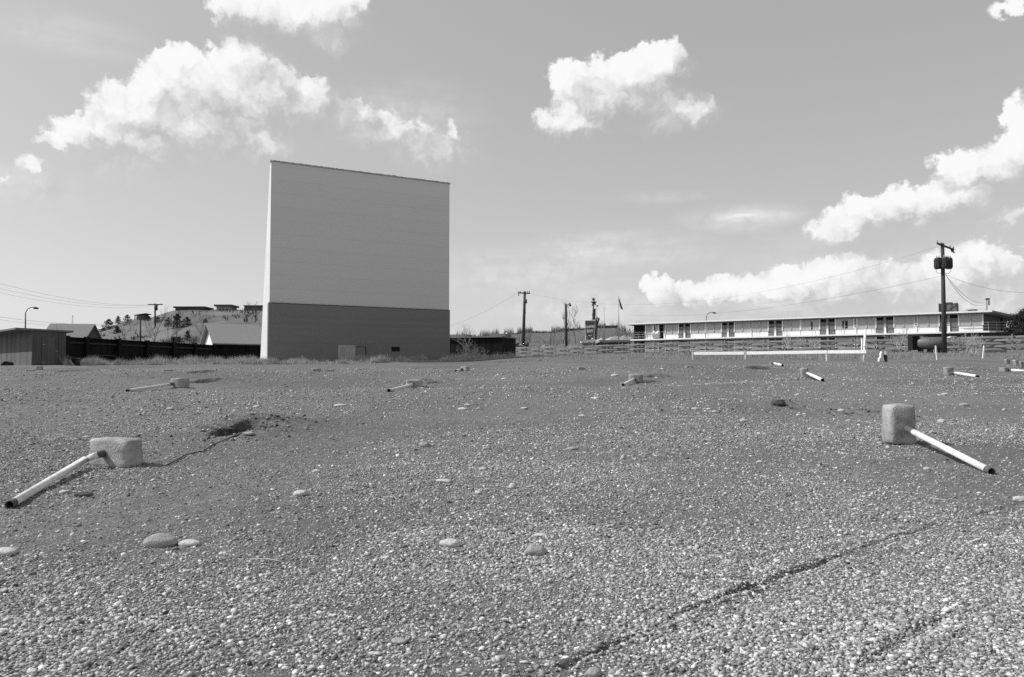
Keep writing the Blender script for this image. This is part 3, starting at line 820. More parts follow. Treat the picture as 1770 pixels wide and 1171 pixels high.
# dark flat-roofed building right of the screen
def build_dark_box():
    A, B = at(768, 600, 88), at(868, 600, 86); A.z = B.z = 0
    e = (B - A).normalized(); bk = Vector((-e.y, e.x, 0)); L = (B - A).length
    top = zat(584, 87); g = CZ + 1.3
    Z = lambda z: Vector((0, 0, z))
    t = thing('storage_building', A + Z(g), 'low black storage building with thin pale roof edge right of the screen', 'storage building')
    MB().prism([A + Z(g - .5), B + Z(g - .5), B + Z(top), A + Z(top)], bk * .1).build('front_wall', M['fence_dark'], t)
    MB().prism([B + bk * .103 + Z(g - .5), B + bk * 5 + Z(g - .5), B + bk * 5 + Z(top), B + bk * .103 + Z(top)], -e * .1).build('end_wall', M['fence_dark'], t)
    MB().prism([A + bk * .103 + Z(g - .5), A + bk * 5 + Z(g - .5), A + bk * 5 + Z(top), A + bk * .103 + Z(top)], e * .1).build('end_wall', M['fence_dark'], t)
    MB().prism([A + e * .11 + bk * 4.9 + Z(g - .5), B - e * .11 + bk * 4.9 + Z(g - .5), B - e * .11 + bk * 4.9 + Z(top), A + e * .11 + bk * 4.9 + Z(top)], bk * .1).build('back_wall', M['fence_dark'], t)
    q = [A - bk * .2 - e * .2, B - bk * .2 + e * .1, B + bk * 5.2 + e * .1, A + bk * 5.2 - e * .2]
    MB().prism([p + Z(top + .004) for p in q], (0, 0, .14)).build('roof', M['shingle'], t)
    for f0, f1, h0 in ((.0, .30, .30), (.70, .98, .32)):
        q = [A + e * L * f0 + bk * 1.5, A + e * L * f1 + bk * 1.5, A + e * L * f1 + bk * 3.5, A + e * L * f0 + bk * 3.5]
        MB().prism([p + Z(top + .146) for p in q], (0, 0, h0)).build('roof_hatch', M['shingle2'], t)
build_dark_box()

# ================================================================== hills
def hill(name, crest, y0, y1, y2, base, m, power=.85, amp=1.0, pxs=None):
    cols = np.linspace(crest[0][0], crest[-1][0], 260)
    cy = np.interp(cols, [c[0] for c in crest], [c[1] for c in crest])
    zc = np.array([zat(q, y1) for q in cy])
    rows = np.concatenate([np.linspace(0, 1, 60), 1 + np.linspace(0, 1, 14)[1:]])
    V = []
    for r_ in rows:
        Y = y0 + (y1 - y0) * r_ if r_ <= 1 else y1 + (y2 - y1) * (r_ - 1)
        k = r_ ** power if r_ <= 1 else (1 if r_ < 1.4 else 1 - (r_ - 1.4) * .8)
        X = (cols - 885) / F * Y
        nz = (fbm(X * .05 + 3, np.full_like(X, Y * .05), 5) - .5) * amp * (1 - abs(2 * min(r_, 1) - 1) ** 3)
        V.append(np.stack([X, np.full_like(X, Y), base + (zc - base) * k + nz], -1))
    V = np.array(V); nr, nc = V.shape[:2]
    i = (np.arange(nr - 1)[:, None] * nc + np.arange(nc - 1)[None, :]).ravel()
    loops = np.stack([i, i + 1, i + nc + 1, i + nc], -1).ravel()
    o = np_mesh(name, V.reshape(-1, 3), loops, np.full(len(i), 4), m, True)
    return tag(o, kind='structure')
LC = [(-500, 600), (-150, 590), (0, 588), (60, 586), (110, 583), (150, 575), (180, 567), (200, 561), (225, 553), (262, 548.5), (280, 542.5), (300, 536.5), (330, 535), (447, 536), (600, 540), (700, 562), (800, 596)]
hill('hill', LC, 150, 300, 420, 2.6, M['hill'], .9, 3.5)
RC = [(560, 600), (700, 590), (780, 583), (870, 581), (905, 577), (920, 575.5), (955, 576), (1000, 571), (1040, 567), (1066, 567), (1085, 576), (1130, 582), (1300, 588), (1900, 590)]
hill('hill', RC, 190, 330, 460, 2.6, M['hill_far'], .7, 3.0)

def hill_point(px, py, crest, y0, y1, base, power):
    """ground point of a hill face under a photograph pixel"""
    cy = np.interp(px, [c[0] for c in crest], [c[1] for c in crest]); zc = zat(cy, y1)
    for i in range(400):
        r_ = i / 399; Y = y0 + (y1 - y0) * r_
        z = base + (zc - base) * r_ ** power
        if zat(py, Y) <= z: break
    return Vector((at(px, py, Y).x, Y, z))
HL = lambda px, py: hill_point(px, py, LC, 150, 300, 2.6, .9)
HR = lambda px, py: hill_point(px, py, RC, 190, 330, 2.6, .7)

# pines on the hill
def make_pine(seed, label, squat=1.):
    rs = random.Random(seed)
    t = thing('pine_tree', (0, 0, 0), label, 'pine tree', 'pines on the hillside')
    MB().tube([(0, 0, -.3), (.02, 0, .5), (0, .03, .97)], [.045, .035, .01], 6).build('trunk', M['trunk'], t)
    b = MB()
    for i in range(900):
        z = rs.uniform(.03, 1.0)
        prof = (.44 * (1 - z) ** .7 + .04) * squat * (1 + .35 * math.sin(z * 23 + seed))
        a = rs.random() * 6.283; rr = prof * rs.random() ** .45
        c = Vector((math.cos(a) * rr, math.sin(a) * rr, z - rr * .12))
        s = rs.uniform(.035, .085)
        d1 = Vector((rs.gauss(0, 1), rs.gauss(0, 1), rs.gauss(0, .6))).normalized(); d2 = Vector((rs.gauss(0, 1), rs.gauss(0, 1), rs.gauss(0, .6))).normalized()
        b.add([c - d1 * s, c + d2 * s, c + d1 * s], [[0, 1, 2]])
    b.build('crown', M['pine'], t)
    return t
pines = [  # px, foot py, height px, kind, label
    (306, 569, 25, 0, 'tallest pine of the pair high on the hill below the terrace'),
    (323, 567, 18, 1, 'broad pine right of the tallest one on the hill'),
    (291, 565, 15, 1, 'small pine left of the tallest one on the hill'),
    (324, 588, 15, 0, 'low pine standing alone down the hill near the garage roof'),
    (188, 573, 20, 1, 'dark pine at the left foot of the hill slope'),
    (204, 560, 13, 0, 'pine on the skyline left of two near the hillside house'),
    (220, 558, 13, 1, 'round pine on the skyline beside the hillside house'),
    (202, 579, 15, 0, 'thin pine below the dark pine at the hill foot'),
    (149, 576, 9, 1, 'small pine at the end of the house roof'),
    (157, 575, 9, 0, 'pointed small pine next to the house roof'),
    (255, 556, 11, 1, 'bushy pine right against the hillside house'),
    (272, 558, 10, 1, 'low pine at the foot of the crossarm pole on the hill'),
    (355, 560, 9, 1, 'small bushy pine on the slope above the garage roof'),
    (178, 577, 10, 1, 'shrubby pine leftmost at the base of the hill'),
]
protos = {}
for px, py, hp, kd, lab in pines:
    P = HL(px, py); s = hp * P.y / F * 1.05
    if kd not in protos:
        o = make_pine(kd + 2, lab, 1.0 if kd == 0 else 1.5); protos[kd] = o
        o.location = P; o.scale = (s,) * 3
    else:
        dup(protos[kd], P, random.random() * 6, s, lab)

# scrub on both hills
def scrub(name, n, gen, m, label, cat):
    V = []; 
    for i in range(n):
        q = gen()
        if q is None: continue
        P, hgt, wd = q
        for k in range(3):
            a = random.random() * 6.283; dx, dy = math.cos(a) * wd, math.sin(a) * wd
            V += [(P.x - dy * .16, P.y + dx * .16, P.z - .2), (P.x + dy * .16, P.y - dx * .16, P.z - .2), (P.x + dx, P.y + dy, P.z + hgt * random.uniform(.6, 1))]
    V = np.array(V); o = np_mesh(name, V, np.arange(len(V)), np.full(len(V) // 3, 3), m)
    return tag(o, label, cat, kind='stuff')
def g1():
    px = random.uniform(140, 446); lo = np.interp(px, [c[0] for c in LC], [c[1] for c in LC])
    py = random.uniform(lo + 4, 600)
    if vnoise(px * .09, py * .16) < .55: return None
    return HL(px, py), random.uniform(.5, 1.8), random.uniform(.4, 1.1)
scrub('hillside_scrub', 1700, g1, M['twig_dark'], 'thin dry scrub scattered over the hillside below the terrace houses', 'scrub')
def g2():
    px = random.triangular(770, 1095, 930) if random.random() < .7 else random.uniform(770, 1100)
    lo = np.interp(px, [c[0] for c in RC], [c[1] for c in RC])
    top = random.random() < .6
    P = HR(px, lo + .3 if top else random.uniform(lo, lo + 22))
    k = vnoise(px * .12, 3.) 
    return P, (random.uniform(.6, 1.6) + 3.2 * (k > .5) * random.random()), random.uniform(.15, .5)
scrub('bare_woodland', 2600, g2, M['brush'], 'leafless woodland along the low far hill behind the motel', 'woodland')

# houses of the hills
def flat_house(name, label, P, w, h, dep, rh, wallm, roofm, wins=(), over=.5, winm=None, cat='house'):
    t = thing(name, P, label, cat)
    x0 = P.x - w / 2
    MB().box(P + Vector((0, dep / 2, h / 2 - .6)), (w, dep, h + 1.2)).build('wall', wallm, t)
    MB().box(P + Vector((0, dep / 2, h + rh / 2 + .004)), (w + 2 * over, dep + 2 * over, rh)).build('roof', roofm, t)
    for (f, zz, ww, hh) in wins:
        MB().box(P + Vector((-w / 2 + f * w, -.03, zz)), (ww, .08, hh)).build('window', winm or M['glass_dk'], t)
    return t
def hill_house(px0, px1, pytop, pybot, Y, **k):
    a, b_ = at(px0, pybot, Y), at(px1, pybot, Y)
    P = (a + b_) / 2; w = (b_ - a).length; h = zat(pytop, Y) - P.z
    return P, w, h
P, w, h = hill_house(303, 352, 530, 537.5, 293)
t = flat_house('terrace_house', 'long low dark-roofed house at the brow of the hill', P, w, h * .62, 8, h * .36, M['hood'], M['hroof'], [(.2, .35, 1.2, .4), (.5, .35, 1.2, .4), (.75, .35, 1.2, .4)], .6)
P, w, h = hill_house(374, 398, 527, 538, 293)
t = flat_house('terrace_house', 'middle hilltop house with flat wide eaves and row of windows', P, w, h * .72, 7, h * .28, M['motel_wall'], M['hood'], [(.25, .5, .8, .7), (.5, .5, .8, .7), (.75, .5, .8, .7)], .7)
b = MB(); b.box(P + Vector((-1.2, -3, -.55)), (2.4, 1, .35)); b.build('white_deck', M['white'], t)
P, w, h = hill_house(422, 456, 528, 538.5, 293)
t = flat_house('terrace_house', 'boxy dark hilltop house partly behind the edge of the screen', P, w, h * .85, 7, h * .15, M['hood'], M['hroof'], [(.2, .6, .9, .7), (.5, .6, .9, .7)], .2)
P = HL(243, 553); Y = P.y
t = thing('hillside_house', P, 'small house on posts with mono-pitch roof on the hill shoulder', 'house')
w = 17 * Y / F; h = 9 * Y / F
MB().box(P + Vector((w * .12, 2, h * .35)), (w * .72, 4, h * .9)).build('wall', M['hood'], t)
MB().prism([P + Vector((-w * .62, -.5, h * .80)), P + Vector((w * .55, -.5, h * 1.12)), P + Vector((w * .55, 4.5, h * 1.12)), P + Vector((-w * .62, 4.5, h * .80))], (0, 0, .22)).build('roof', M['hroof'], t)
MB().box(P + Vector((-w * .42, .6, h * .4)), (.9, .1, h * .5)).build('porch_panel', M['white2'], t)
for f in (-.55, -.3): MB().box(P + Vector((w * f, -.2, h * .35)), (.2, .2, h * .85)).build('post', M['hroof'], t)
P = HL(304, 590); Y = P.y
t = thing('lean_to', P, 'tiny dark lean-to with two openings low on the hill above the fence', 'lean-to')
w = 10 * Y / F; h = 7 * Y / F
for f in (-.5, .05, .5): MB().box(P + Vector((w * f, 0, h * .3)), (.35, 1.2, h * 1.1)).build('side_panel', M['hroof'], t)
MB().box(P + Vector((0, 0, h * .9)), (w * 1.25, 1.6, .3)).build('roof', M['hood'], t)

# long buildings on the right hill
P, w, h = hill_house(972, 1014, 567, 578, 328)
t = flat_house('hill_lodge', 'long low building with dark roof on the far hill behind the light pole', P, w, h * .7, 8, h * .2, M['hill_far'], M['hood'], [(.12, 1.1, .8, .6), (.32, 1.1, 1.3, .6), (.42, 1.1, .8, .6)], .3, M['glass_lt'], 'building')
P, w, h = hill_house(1034, 1067, 562.5, 577, 326)
t = flat_house('hill_lodge', 'dark building with a small roof vent on the far hill beside the flagpole', P, w, h * .8, 8, h * .16, M['hill_far'], M['hood'], [(.45, 2.0, 1.0, .5), (.75, 2.0, 1.0, .6), (.55, 1.0, 2.0, .4)], .2, M['glass_lt'], 'building')
MB().box(P + Vector((-w * .12, 2, h + .4)), (.6, .6, .8)).build('chimney', M['hroof'], t)

# ================================================================== poles
def pole_at(px, pytop, pybot, Y, r0, r1, name, label, cat, lean=0, m='wood_pole', group=None):
    b_ = at(px, pybot, Y); tp = at(px + lean, pytop, Y)
    t = thing(name, b_, label, cat, group)
    MB().tube([b_ + Vector((0, 0, -.8)), b_ + (tp - b_) * .5, tp], [r0, (r0 + r1) / 2, r1], 12).build('pole', M[m], t, True)
    return t, b_, tp
# big transformer pole
BY = 72.0
t, pb, pt = pole_at(1632.5, 421, 606, BY, .21, .15, 'utility_pole', 'tall dark utility pole carrying three transformers before the motel', 'utility pole', -3.5)
ca = Vector((.93, -.36, 0)).normalized()
cd = Vector((ca.x, ca.y, -.32)).normalized()
cdir = (at(1648, 431.5, BY) - at(1616, 422.5, BY)); cc = at(1632, 427, BY) + Vector((0, -.2, 0))
cdir = Vector((cdir.x, .45, cdir.z))
ar = MB().bar(cc - cdir * .52, cc + cdir * .54, .12, .14).build('crossarm', M['wood_pole'], t)
for f in (-.5, -.28, .3, .5):
    p = cc + cdir * f
    MB().tube([p + Vector((0, 0, .07)), p + Vector((0, 0, .17)), p + Vector((0, 0, .28))], [.03, .07, .04], 8).build('insulator', M['steel_mid'], ar)
MB().tube([cc + cdir * .45 + Vector((0, 0, -.05)), cc + cdir * .5 + Vector((.08, 0, -.35))], .06, 8).build('cutout', M['steel_dark'], t)
MB().tube([cc + cdir * .36 + Vector((0, 0, -.05)), cc + cdir * .38 + Vector((.06, 0, -.32))], .06, 8).build('cutout', M['steel_dark'], t)
MB().tube([at(1626, 429, BY) + Vector((0, -.1, 0)), at(1625.5, 418.5, BY) + Vector((0, -.1, 0))], .03, 6).build('pin', M['steel_dark'], t)
for px, r_ in ((1620.5, .28), (1640, .26), (1629, .27)):
    dy = -.42 if px == 1629 else -.05
    a = at(px, 465.5, BY) + Vector((0, dy, 0)); b_ = at(px, 447, BY) + Vector((0, dy, 0))
    c = MB().tube([a, a + Vector((0, 0, .03)), a + (b_ - a) * .5, b_ - Vector((0, 0, .08)), b_, b_ + Vector((0, 0, .06))], [r_ * .9, r_, r_, r_, r_ * 1.06, r_ * .6], 18).build('transformer', M['steel_dark'], t, True)
    for k in range(10):
        an = k * .628; q = Vector((math.cos(an), math.sin(an), 0)) * (r_ + .02)
        MB().box((a + b_) / 2 + q, (.05, .03, (b_ - a).z * .75), (math.cos(an), math.sin(an), 0)).build('cooling_fin', M['steel_dark'], c)
    for sx in (-.1, .1):
        MB().tube([b_ + Vector((sx, 0, .05)), b_ + Vector((sx, 0, .16)), b_ + Vector((sx, 0, .24))], [.045, .05, .02], 8).build('bushing', M['steel_mid'], c)
def loopwire(pts, r, name='lead', parent=t, n=6):
    return MB().tube(pts, r, n).build(name, M['wire'], parent, True)
loopwire([at(1618, 466, BY), at(1618.5, 470, BY), at(1621, 472.5, BY), at(1630, 472.5, BY)], .02)
loopwire([at(1643.5, 466, BY), at(1643, 470, BY), at(1640, 472.5, BY), at(1634, 473, BY)], .02)
UP_T, UP_B = pt, pb
# middle pole with transformer
t2, pb2, pt2 = pole_at(904.3, 504, 601, 128, .28, .19, 'utility_pole', 'dark pole with one crossarm and single transformer beyond the woven fence', 'utility pole', 2.8)
a = MB().bar(at(895.5, 506.5, 127.7), at(916, 507.5, 127.7), .16, .18).build('crossarm', M['wood_pole'], t2)
for px in (896.5, 900, 912, 915):
    p = at(px, 506.3, 127.7); MB().tube([p, p + Vector((0, 0, .28))], .07, 6).build('insulator', M['steel_mid'], a)
p = at(896.5, 508, 127.6); MB().tube([p, p - Vector((0, 0, .3))], .08, 6).build('cutout', M['steel_dark'], t2)
p = at(908.3, 525, 127.6); MB().tube([p, p + Vector((0, 0, .05)), p + Vector((0, 0, .62)), p + Vector((0, 0, .7))], [.2, .25, .25, .15], 12).build('transformer', M['steel_dark'], t2, True)
p = at(908.6, 543, 127.6); MB().tube([p, at(908.4, 527, 127.6)], .02, 5).build('ground_lead', M['wire'], t2)
# lamp pole beside motel sign
t3, pb3, pt3 = pole_at(979, 526, 592, 132, .22, .18, 'lamp_post', 'wooden lamp post with one small floodlight left of the motel sign', 'lamp post', -1, 'wood_pole')
MB().tube([at(978.5, 529, 132), at(982, 526.5, 131.8), at(984.5, 525, 131.6)], .05, 6).build('lamp_arm', M['steel_dark'], t3)
p = at(984.7, 526, 131.6); MB().tube([p + Vector((0, 0, .22)), p + Vector((0, -.05, -.05)), p + Vector((.05, -.2, -.28))], [.08, .2, .22], 10).build('floodlight', M['steel_dark'], t3)
# street lights
def street_lamp(px, pytop, pybot, Y, arm, label, h=.0):
    b_ = at(px, pybot, Y); k = at(px + .3, pytop + 9 * abs(arm) / 18, Y)
    t = thing('street_lamp', b_, label, 'street lamp')
    MB().tube([b_ - Vector((0, 0, .5)), k], [.10, .07], 8).build('pole', M['steel_dark'], t, True)
    e1 = at(px + arm * .45, pytop + .6, Y); e2 = at(px + arm * .75, pytop, Y); e3 = at(px + arm * .9, pytop + .8, Y)
    MB().tube([k, (k + e1) / 2 + Vector((0, 0, .15)), e1, e2, e3], .05, 7).build('lamp_arm', M['steel_dark'], t, True)
    s = arm / abs(arm)
    MB().tube([e3 - Vector((.25 * s, 0, 0)), e3 + Vector((.0, 0, -.03)), e3 + Vector((.45 * s, 0, -.10))], [.07, .17, .09], 10).build('lamp_head', M['steel_dark'], t, True)
    return t
street_lamp(43.8, 531.5, 585, 105, 18.5, 'tall street lamp with curved arm behind the plank shed')
street_lamp(1220.5, 540, 575, 150, 15, 'street lamp showing just its curved arm above the motel roof')
# distant poles on the hill
t4, a4, b4 = pole_at(268.5, 525, 558, 170, .2, .14, 'utility_pole', 'pole with wide crossarm standing out against the hillside', 'utility pole', -.8)
MB().bar(at(255.8, 527, 169.8), at(281.5, 526.5, 169.8), .16, .2).build('crossarm', M['wood_pole'], t4)
p = at(269.8, 537, 169.7); MB().tube([p, p + Vector((0, 0, 1.2))], .32, 10).build('transformer', M['steel_dark'], t4, True)
pole_at(242.8, 547, 593, 120, .12, .09, 'utility_pole', 'plain thin pole without crossarm in front of the hillside house', 'utility pole')
pole_at(305.3, 573, 594, 140, .09, .07, 'utility_pole', 'short thin pole beside the tiny lean-to above the fence', 'utility pole')
pole_at(952, 576, 598, 150, .07, .06, 'utility_pole', 'very thin short pole before the far low hill', 'utility pole')
# lattice pylon, faint
P = at(125.5, 563, 420); t = thing('lattice_pylon', P, 'faint lattice tower above the roof of the house', 'pylon')
Tp = at(125.5, 545.5, 420)
for sx in (-1, 1):
    MB().tube([P + Vector((sx * .5, 0, -6)), Tp + Vector((sx * .12, 0, 0))], .06, 5).build('mast_leg', M['steel_mid'], t)
br = MB(); H = Tp.z - P.z
for i in range(6):
    z0, z1 = P.z + H * i / 6, P.z + H * (i + 1) / 6; w0 = .5 - .38 * i / 6; w1 = .5 - .38 * (i + 1) / 6
    s = 1 if i % 2 else -1
    br.tube([(P.x - s * w0, P.y, z0), (P.x + s * w1, P.y, z1)], .04, 4)
br.build('bracing', M['steel_mid'], t)
# thin white post and flagpoles
P = at(875.2, 601.5, 112); t = thing('white_post', P, 'slim white post just right of the black storage building', 'post')
MB().tube([P - Vector((0, 0, .4)), at(875.4, 574, 112)], .075, 8).build('shaft', M['white'], t, True)
MB().box(at(875.4, 573.6, 112), (.2, .2, .12)).build('cap', M['steel_mid'], t)
P = at(1069.5, 592, 125); Tp = at(1069.2, 514, 125)
t = thing('flagpole', P, 'flagpole with limp dark flag near the motel end', 'flagpole')
MB().tube([P - Vector((0, 0, .8)), Tp], [.07, .04], 8).build('pole', M['steel_mid'], t, True)
MB().tube([Tp, Tp + Vector((0, 0, .12))], .08, 8).build('finial', M['steel_mid'], t, True)
fl = MB(); rows = 12; vs = []
for i in range(rows + 1):
    f = i / rows; c = Tp + (at(1074, 534, 125) - Tp) * f; wd = .06 + .42 * f ** .8 * (1 - .25 * (f > .9))
    for k in range(7):
        s = k / 6; vs.append(c + Vector((-wd * .5 + s * wd * .9 + .12 * f, .10 * math.sin(s * 9 + f * 2) * f, -.25 * s * f)))
fs = [[i * 7 + k, i * 7 + k + 1, (i + 1) * 7 + k + 1, (i + 1) * 7 + k] for i in range(rows) for k in range(6)]
fl.add(vs, fs); o = fl.build('flag', M['flag'], t, True); sm = o.modifiers.new('thick', 'SOLIDIFY'); sm.thickness = .015
P = at(1044.5, 592, 127); t = thing('flagpole', P, 'bare thin flagpole without flag beside the motel sign', 'flagpole')
MB().tube([P - Vector((0, 0, .8)), at(1044.2, 533, 127)], [.06, .035], 8).build('pole', M['steel_mid'], t, True)
p = at(1044.2, 532.6, 127); MB().tube([p, p + Vector((0, 0, .12))], .06, 8).build('finial', M['steel_mid'], t, True)

# ================================================================== wires
def wire(a, b_, sag, r, label, group=None, n=24):
    a, b_ = Vector(a), Vector(b_)
    pts = [a + (b_ - a) * (i / n) - Vector((0, 0, sag * 4 * (i / n) * (1 - i / n))) for i in range(n + 1)]
    o = MB().tube(pts, r, 5).build('wire', M['wire'], None, True)
    return tag(o, label, 'wire', group)
wire(at(257, 527, 169.8), at(-60, 474, 95), 1.2, 0.0132, 'upper wire running from the hill pole crossarm to the left edge')
wire(at(262, 527, 169.8), at(-60, 484, 95), 1.3, 0.0132, 'middle wire running from the hill pole crossarm to the left edge')
wire(at(281, 526.5, 169.8), at(-60, 492, 95), 1.6, 0.0120, 'lower wire running from the hill pole crossarm to the left edge')
wire(at(190, 560, 160), at(-60, 539, 90), .6, 0.0168, 'upper of two wires passing the street lamp')
wire(at(190, 561.5, 160), at(-60, 543, 90), .8, 0.0132, 'lower of two wires passing the street lamp')
wire(at(896, 506, 127.7), at(772, 566, 150), .5, 0.0120, 'slanting wire from the crossarm pole down toward the screen')
wire(at(915, 507, 127.7), at(1626, 425, BY), 3.4, 0.0065, 'high thin wire between the crossarm pole and the transformer pole')
wire(at(1630, 477, BY), at(1085, 545, 133), 1.3, 0.0095, 'long wire sloping from the transformer pole over the motel roof')
wire(at(1635, 475, BY), at(1800, 506, 60), .5, 0.0108, 'wire from the transformer pole to the right edge')
MASTX = 1707
wa = at(1634, 474, BY)
wire(wa, at(MASTX - 1, 523, 92), 0.9, 0.0150, 'upper of two drooping service cables to the motel mast')
wire(wa + Vector((.05, 0, -.1)), at(MASTX - 1, 525, 92), 1.2, 0.0150, 'lower of two drooping service cables to the motel mast')

# ================================================================== motel
def build_motel():
    A = at(1092, 575, 122); A.z = 0; B = at(1700, 560, 97.2); B.z = 0
    e = (B - A).normalized(); n = Vector((e.y, -e.x, 0)); n = n if n.y < 0 else -n
    L = (B - A).length
    C = at(1738, 560, 107.5); C.z = 0
    zs = (at(1092, 587.0, 122).z + at(1693, 573.2, 97.2).z) / 2       # balcony edge
    zr = (at(1092, 560.5, 122).z + at(1700, 536, 97.2).z) / 2       # top of fascia
    g = CZ + 2.0
    Z = lambda z: Vector((0, 0, z))
    t = thing('motel', A + Z(g), 'long two-storey motel with white balcony and flat roof beyond the fence', 'motel')
    bk = -n
    def tp(px):                                                     # distance along the facade of a pixel column
        u = (px - 885) / F / CP
        return (u * A.y - A.x) / (e.x - u * e.y)
    def P(s, z, out=0): return A + e * s + n * out + Z(z)
    rec = .30                                                       # facade stands back from the balcony edge
    D = 9.0
    # core walls: a solid block behind the facade (upper and lower)
    s0 = tp(1113.5)
    f0 = zs + .04
    back = [A + e * s0 + bk * rec, B + bk * rec, C + bk * .3, C + bk * (D - 3), A + e * s0 + bk * D]
    ft = zr - .31
    MB().prism([p + Z(f0) for p in back], (0, 0, ft - f0)).build('upper_storey_wall', M['motel_wall'], t)
    MB().prism([p + Z(g - 1) for p in back], (0, 0, zs - .26 - g + 1)).build('lower_storey_wall', M['motel_wall'], t)
    # dark end wall on the right
    en = (C - B).normalized(); on = Vector((en.y, -en.x, 0))
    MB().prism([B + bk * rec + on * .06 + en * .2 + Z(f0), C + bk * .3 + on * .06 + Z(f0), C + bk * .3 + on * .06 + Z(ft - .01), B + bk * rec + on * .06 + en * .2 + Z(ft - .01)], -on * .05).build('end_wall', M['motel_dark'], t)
    MB().box((B + C) / 2 + en * 3.6 + bk * .5 + on * .15 + Z(f0 + 1.1), (1.0, .1, 2.2), en, on).build('end_door', M['black'], t)
    # breezeway at the left end: black sheet painted as its shade, and two posts
    MB().box(A + e * s0 * .5 + bk * .85 + Z((g + ft) / 2), (s0 - .02, .12, ft - g - .02), e, n).build('breezeway_shade', M['black'], t)
    MB().box(P(tp(1655), zs - 1.2, -rec + .08), (tp(1700) - tp(1583), .10, 1.9), e, n).build('underbalcony_shade', M['motel_dark'], t)  # dark panel on the lower wall, standing for the balcony's shadow
    MB().box(A + e * .12 + bk * 1.0 + Z((f0 + ft) / 2), (.16, .16, ft - f0 - .01), e, n).build('post', M['steel_mid'], t)
    # roof and fascia
    ro = [A - e * .5 + n * .35, B + e * .9 + n * .35, C + on * 1.6 + en * .8, C + bk * (D - 2), A + bk * (D + .5) - e * .5]
    MB().prism([p + Z(ft + .004) for p in ro], (0, 0, .10)).build('soffit', M['soffit'], t)
    rt = [A - e * .55 + n * .40, B + e * .95 + n * .40, C + on * 1.65 + en * .85, C + bk * (D - 1.9), A + bk * (D + .6) - e * .55]
    MB().prism([p + Z(ft + .108) for p in rt], (0, 0, zr - ft - .108)).build('roof', M['white'], t)
    f1, f2 = rt[1], rt[2]
    q = (f2 - f1).normalized(); qn = Vector((q.y, -q.x, 0))
    MB().prism([f1 + q * .02 + qn * .012 + Z(ft + .09), f2 + qn * .012 + Z(ft + .09), f2 + qn * .012 + Z(zr - .02), f1 + q * .02 + qn * .012 + Z(zr - .02)], -qn * .01).build('end_fascia', M['soffit'], t)
    # balcony slab
    bs = [A - e * .05 + n * .42, B + e * .6 + n * .42, B + e * 2.0 + on * .2 + en * 1.5, C + on * 1.3, C + bk * .3, A + bk * rec]
    MB().prism([p + Z(zs - .18) for p in bs], (0, 0, .20)).build('balcony', M['white'], t)
    MB().prism([p + Z(zs - .203) + n * -.02 for p in bs], (0, 0, .02)).build('balcony_underside', M['soffit'], t)
    # units
    sill = .68; hd = ft - f0 - .06
    def pane(sa, sb, lower, m=None, part='window'):
        zb = (f0 + sill) if not lower else zs - 1.9
        zt = f0 + hd if not lower else zs - .42
        o = MB().box(P((sa + sb) / 2, (zb + zt) / 2, -rec + .03), (sb - sa, .06, zt - zb), e, n).build(part, m or M['curtain'], t)
        for s in (sa, sb):
            MB().box(P(s, (zb + zt) / 2, -rec + .055), (.15, .14, zt - zb + .02), e, n).build('mullion', M['white'], o)
        return o
    def door(sa, sb, lower, opened=False):
        zt = f0 + hd if not lower else zs - .42
        zb = f0 if not lower else zs - 2.5
        o = MB().box(P((sa + sb) / 2, (zb + zt - .40) / 2, -rec + .02), (sb - sa, .06, zt - zb - .40), e, n).build('door', M['black'] if opened else M['door_grey'], t)
        MB().box(P((sa + sb) / 2, zt - .19, -rec + .02), (sb - sa, .07, .36), e, n).build('transom', M['black'], o)
        return o
    def panel(sa, sb):
        MB().box(P((sa + sb) / 2, f0 + sill / 2, -rec + .045), (sb - sa, .09, sill), e, n).build('white_panel', M['white'], t)
    def pier(s, w=.3):
        MB().box(P(s, f0 + hd / 2, -rec + .08), (w, .16, hd), e, n).build('pier', M['motel_wall'], t)
        MB().box(P(s, f0 + .45, -rec + .165), (w, .03, .90), e, n).build('pier_sunlit', M['white'], t)  # sunlit foot of the pier, painted white below the shadow line
    doors = [(1173, 1181), (1184, 1192), (1248, 1256.3), (1259.5, 1268), (1328.5, 1338), (1341, 1351), (1417.5, 1428), (1432, 1442.5), (1515, 1528), (1531.5, 1544.5), (1624.5, 1637.5), (1643, 1656)]
    panes = [(1115, 1127), (1129, 1137.5), (1149.5, 1160.5), (1160.5, 1172), (1193, 1205.3), (1205.3, 1218.5), (1219.5, 1233.2), (1233.2, 1246.5), (1269, 1282.5), (1282.5, 1296.5), (1299, 1313.5), (1313.5, 1327.5),
             (1352, 1366.8), (1366.8, 1383), (1384, 1400.5), (1400.5, 1416.5), (1444, 1459.8), (1459.8, 1476), (1481, 1497.5), (1497.5, 1514), (1545.5, 1562.5), (1562.5, 1581.5), (1586, 1604.5), (1604.5, 1623.5), (1657.5, 1678), (1678, 1699.3)]
    for a, b_ in panes:
        for lo in (False, True): pane(tp(a), tp(b_), lo)
    for a, b_ in doors:
        for lo in (False, True): door(tp(a), tp(b_), lo)
    door(tp(1139), tp(1146), False, True); door(tp(1139), tp(1146), True)
    for x0, x1 in ((1115, 1137.5), (1148.5, 1172), (1193, 1218.5), (1219.5, 1246.5), (1269, 1296.5), (1298, 1327.5), (1352, 1383), (1384, 1416.5), (1444, 1477), (1480, 1514), (1545.5, 1582), (1585, 1623.5), (1657.5, 1699.3)):
        panel(tp(x0), tp(x1))
    for px in (1182.5, 1257.9, 1339.7, 1430, 1529.8, 1640.2): pier(tp(px), .28)
    for px in (1147.6, 1297.5, 1478.5, 1583.5): pier(tp(px), .22)
